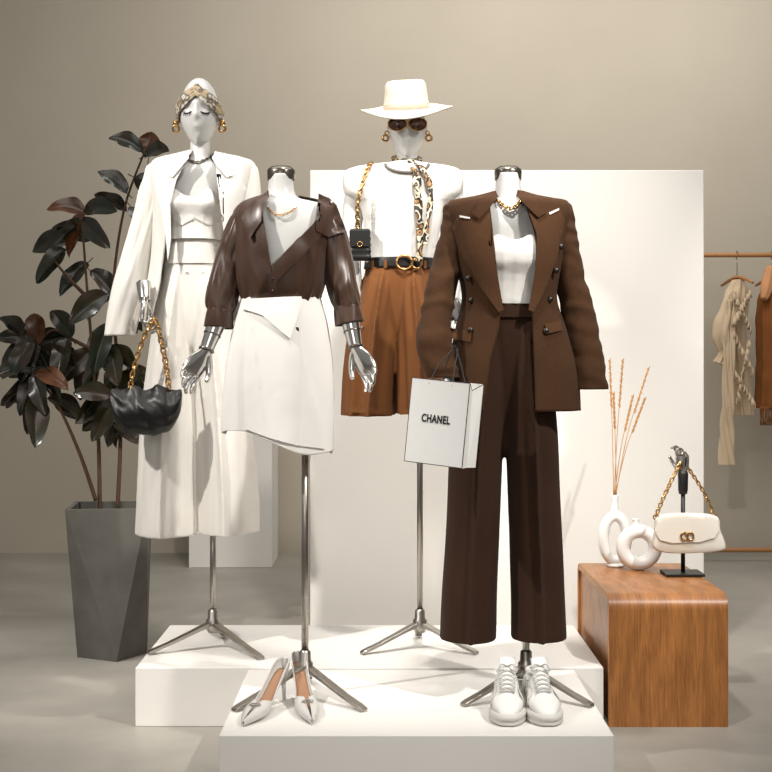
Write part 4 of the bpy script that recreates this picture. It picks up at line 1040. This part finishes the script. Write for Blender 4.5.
# ------------------------------------------------------------ rack & clothes
def build_rack():
    D=8.2
    x0=X(640,D); x1=X(860,D)
    t=top('clothes_rack','light wood clothes rail with lower bar','clothes rack',((x0+x1)/2,D,0))
    zt=Z(255,D); zb=Z(550,D)
    g=G(); tube(g,[(x0,D,zt),(x1,D,zt)],.014,seg=14,steps=2,ref=Vector((0,1,0))); obj('top_rail',g,M_railw,t)
    g=G(); tube(g,[(x0,D,zb),(x1,D,zb)],.014,seg=14,steps=2,ref=Vector((0,1,0))); obj('lower_rail',g,M_railw,t)
    for x in(x0,x1):
        g=G(); tube(g,[(x,D,0),(x,D,zt+.015)],.018,seg=14,steps=2); obj('upright',g,M_railw,t)
    def hanger(par,px):
        x=X(px,D); g=G()
        pts=[Vector((x,D,zt-.13)),Vector((x,D,zt-.045)),Vector((x+.0,D+.018,zt-.01)),Vector((x,D+.005,zt+.022)),Vector((x,D-.018,zt+.008))]
        tube(g,pts,.003,seg=8,steps=24); obj('hanger_hook',g,M_steel,par)
        g=G(); d=Vector((.3,-.95,0)).normalized()*.17
        tube(g,[Vector((x,D,zt-.17))-d,Vector((x,D,zt-.13)),Vector((x,D,zt-.17))+d],[.008,.011,.008],seg=10,steps=14,ref=Vector((0,0,1))); obj('hanger',g,M_railw,par)
    b=top('hanging_blouse','beige ruffled chiffon blouse with ties hanging on wooden hanger','blouse',(X(735,D),D,Z(460,D))); hanger(b,737)
    g=G(); loft(g,R(D,[(280,738,4,.05),(286,738,8,.06),(296,736,11,.07),(320,735,10,.055),(345,737,8,.05),(370,740,8,.05),(395,741,10,.055),(415,742,11,.06)]),fold=dfold(9,.010,.020,3,.008,14),caps=(False,False)); obj('bodice',g,M_blouse,b,solid=.004)
    g=G(); tube(g,[P(730,292,D,-.05),P(723,310,D,-.07),P(718,335,D,-.08),P(721,352,D,-.08),P(717,364,D,-.08)],[.025,.038,.048,.026,.038],seg=40,steps=60,fold=dfold(8,.006,.016,5,.01,16)); obj('sleeve',g,M_blouse,b)
    for px,dx in((731,-4),(724,-3),):
        g=G(); tube(g,[P(px,300,D,-.10),P(px+dx,350,D,-.12),P(px+dx*1.3,400,D,-.12),P(px+dx*1.5,430,D,-.11),P(px+dx*1.6,464,D,-.11)],[(.010,.004),(.015,.006),(.015,.006),(.024,.008),(.032,.008)],seg=24,steps=60,fold=lambda th,t,co:.006*math.sin(th*3+t*26))
        obj('tie',g,M_blouse,b)
    for k,(a,c_) in enumerate([((728,292),(746,330)),((746,292),(728,322)),((728,330),(748,372)),((744,340),(732,400)),((730,372),(750,404))]):
        g=G(); p0=P(a[0],a[1],D,-.09); p1=P(c_[0],c_[1],D,-.10)
        rs=[]
        for i in range(61):
            q=i/60; p=p0.lerp(p1,q); wv=.016*math.sin(q*44+k)
            rs.append([p+Vector((0,-.01,.018)),p+Vector((.006*math.sin(q*50),-.025+wv*.6,0)),p+Vector((.012*math.sin(q*50),-.025+wv,-.030))])
        g.rings(rs,closed=False); obj('ruffle',g,M_blouse,b,solid=.003)
    b=top('hanging_shawl','rust knit shawl with fringe hanging on rail','shawl',(X(768,D),D,Z(420,D))); hanger(b,772)
    g=G(); loft(g,R(D,[(292,770,8,.06),(302,771,13,.08),(330,771,14,.09),(370,771,13,.09),(408,770,13,.08)]),fold=dfold(9,.012,.020,9,.008,14)); obj('shawl_body',g,M_rust,b)
    g=G()
    for k in range(60):
        px=757+26*k/59; q=P(px,406,D,-.07+.02*math.sin(k*3)); tube(g,[q,q+Vector((.004*math.sin(k),0,-.045)),q+Vector((.008*math.sin(k*2),0,-.11))],[.003,.0024,.0015],seg=5,steps=4)
    obj('fringe',g,M_rust,b)
    g=G(); tube(g,[P(760,300,D,-.09),P(765,286,D,-.06),P(771,270,D,-.02),P(778,290,D,-.06)],[.02,.035,.03,.02],seg=20,steps=30,fold=dfold(5,.006,.008,4,.006,14)); obj('draped_top',g,M_peach,b)
build_rack()

# ------------------------------------------------------------ lights
def spot(loc,target,power,size=50,blend=.7,rad=.12,col=(1,.96,.905)):
    l=bpy.data.lights.new('ceiling_spot','SPOT'); l.energy=power; l.spot_size=math.radians(size); l.spot_blend=blend; l.shadow_soft_size=rad; l.color=col
    o=bpy.data.objects.new('ceiling_spot',l); link(o); o.location=loc
    o.rotation_euler=(Vector(target)-Vector(loc)).to_track_quat('-Z','Y').to_euler(); return o
def area(loc,target,power,sx,sy,col=(1,.963,.915)):
    l=bpy.data.lights.new('soft_fill','AREA'); l.shape='RECTANGLE'; l.size=sx; l.size_y=sy; l.energy=power; l.color=col
    o=bpy.data.objects.new('soft_fill',l); link(o); o.location=loc
    o.rotation_euler=(Vector(target)-Vector(loc)).to_track_quat('-Z','Y').to_euler(); return o
spot((-2.4,2.8,3.4),(-.45,4.7,1.0),500,42,.7,.05)
spot((1.9,2.4,3.4),(.35,4.5,.9),450,42,.7,.05)
spot((.2,3.4,3.5),(.35,5.5,1.0),340,60,.8,.1)
spot((-2.6,4.4,3.5),(-1.7,5.2,0),280,34,.8,.06)
spot((2.2,4.6,3.5),(1.7,6.4,0),250,40,.8,.06)
spot((-1.9,2.4,3.5),(-1.5,3.9,0),190,36,.8,.06)
spot((.2,1.4,3.2),(.1,3.8,.1),120,34,.9,.08)
area((0,4.5,3.7),(0,4.6,0),48,4,2)
area((1.0,6.8,3.8),(.9,8.5,2.2),66,3.5,.8)  # added area light that brightens the back wall, no visible fixture
area((-.6,-.8,2.6),(0,5,1.0),28,2,1.5)  # added front fill from behind the camera, not a shop fixture
w=bpy.data.worlds.new('World'); bpy.context.scene.world=w; w.use_nodes=True
bg=w.node_tree.nodes['Background']; bg.inputs[0].default_value=(1,.965,.92,1); bg.inputs[1].default_value=.26

cam=bpy.data.cameras.new('Camera'); co=bpy.data.objects.new('Camera',cam); link(co)
co.location=(0,0,H); co.rotation_euler=(pi/2,0,0); cam.sensor_width=36; cam.lens=F/772*36; cam.shift_y=-(386-CY)/772
bpy.context.scene.camera=co
try:
    bpy.context.scene.view_settings.view_transform='Standard'
except Exception: pass
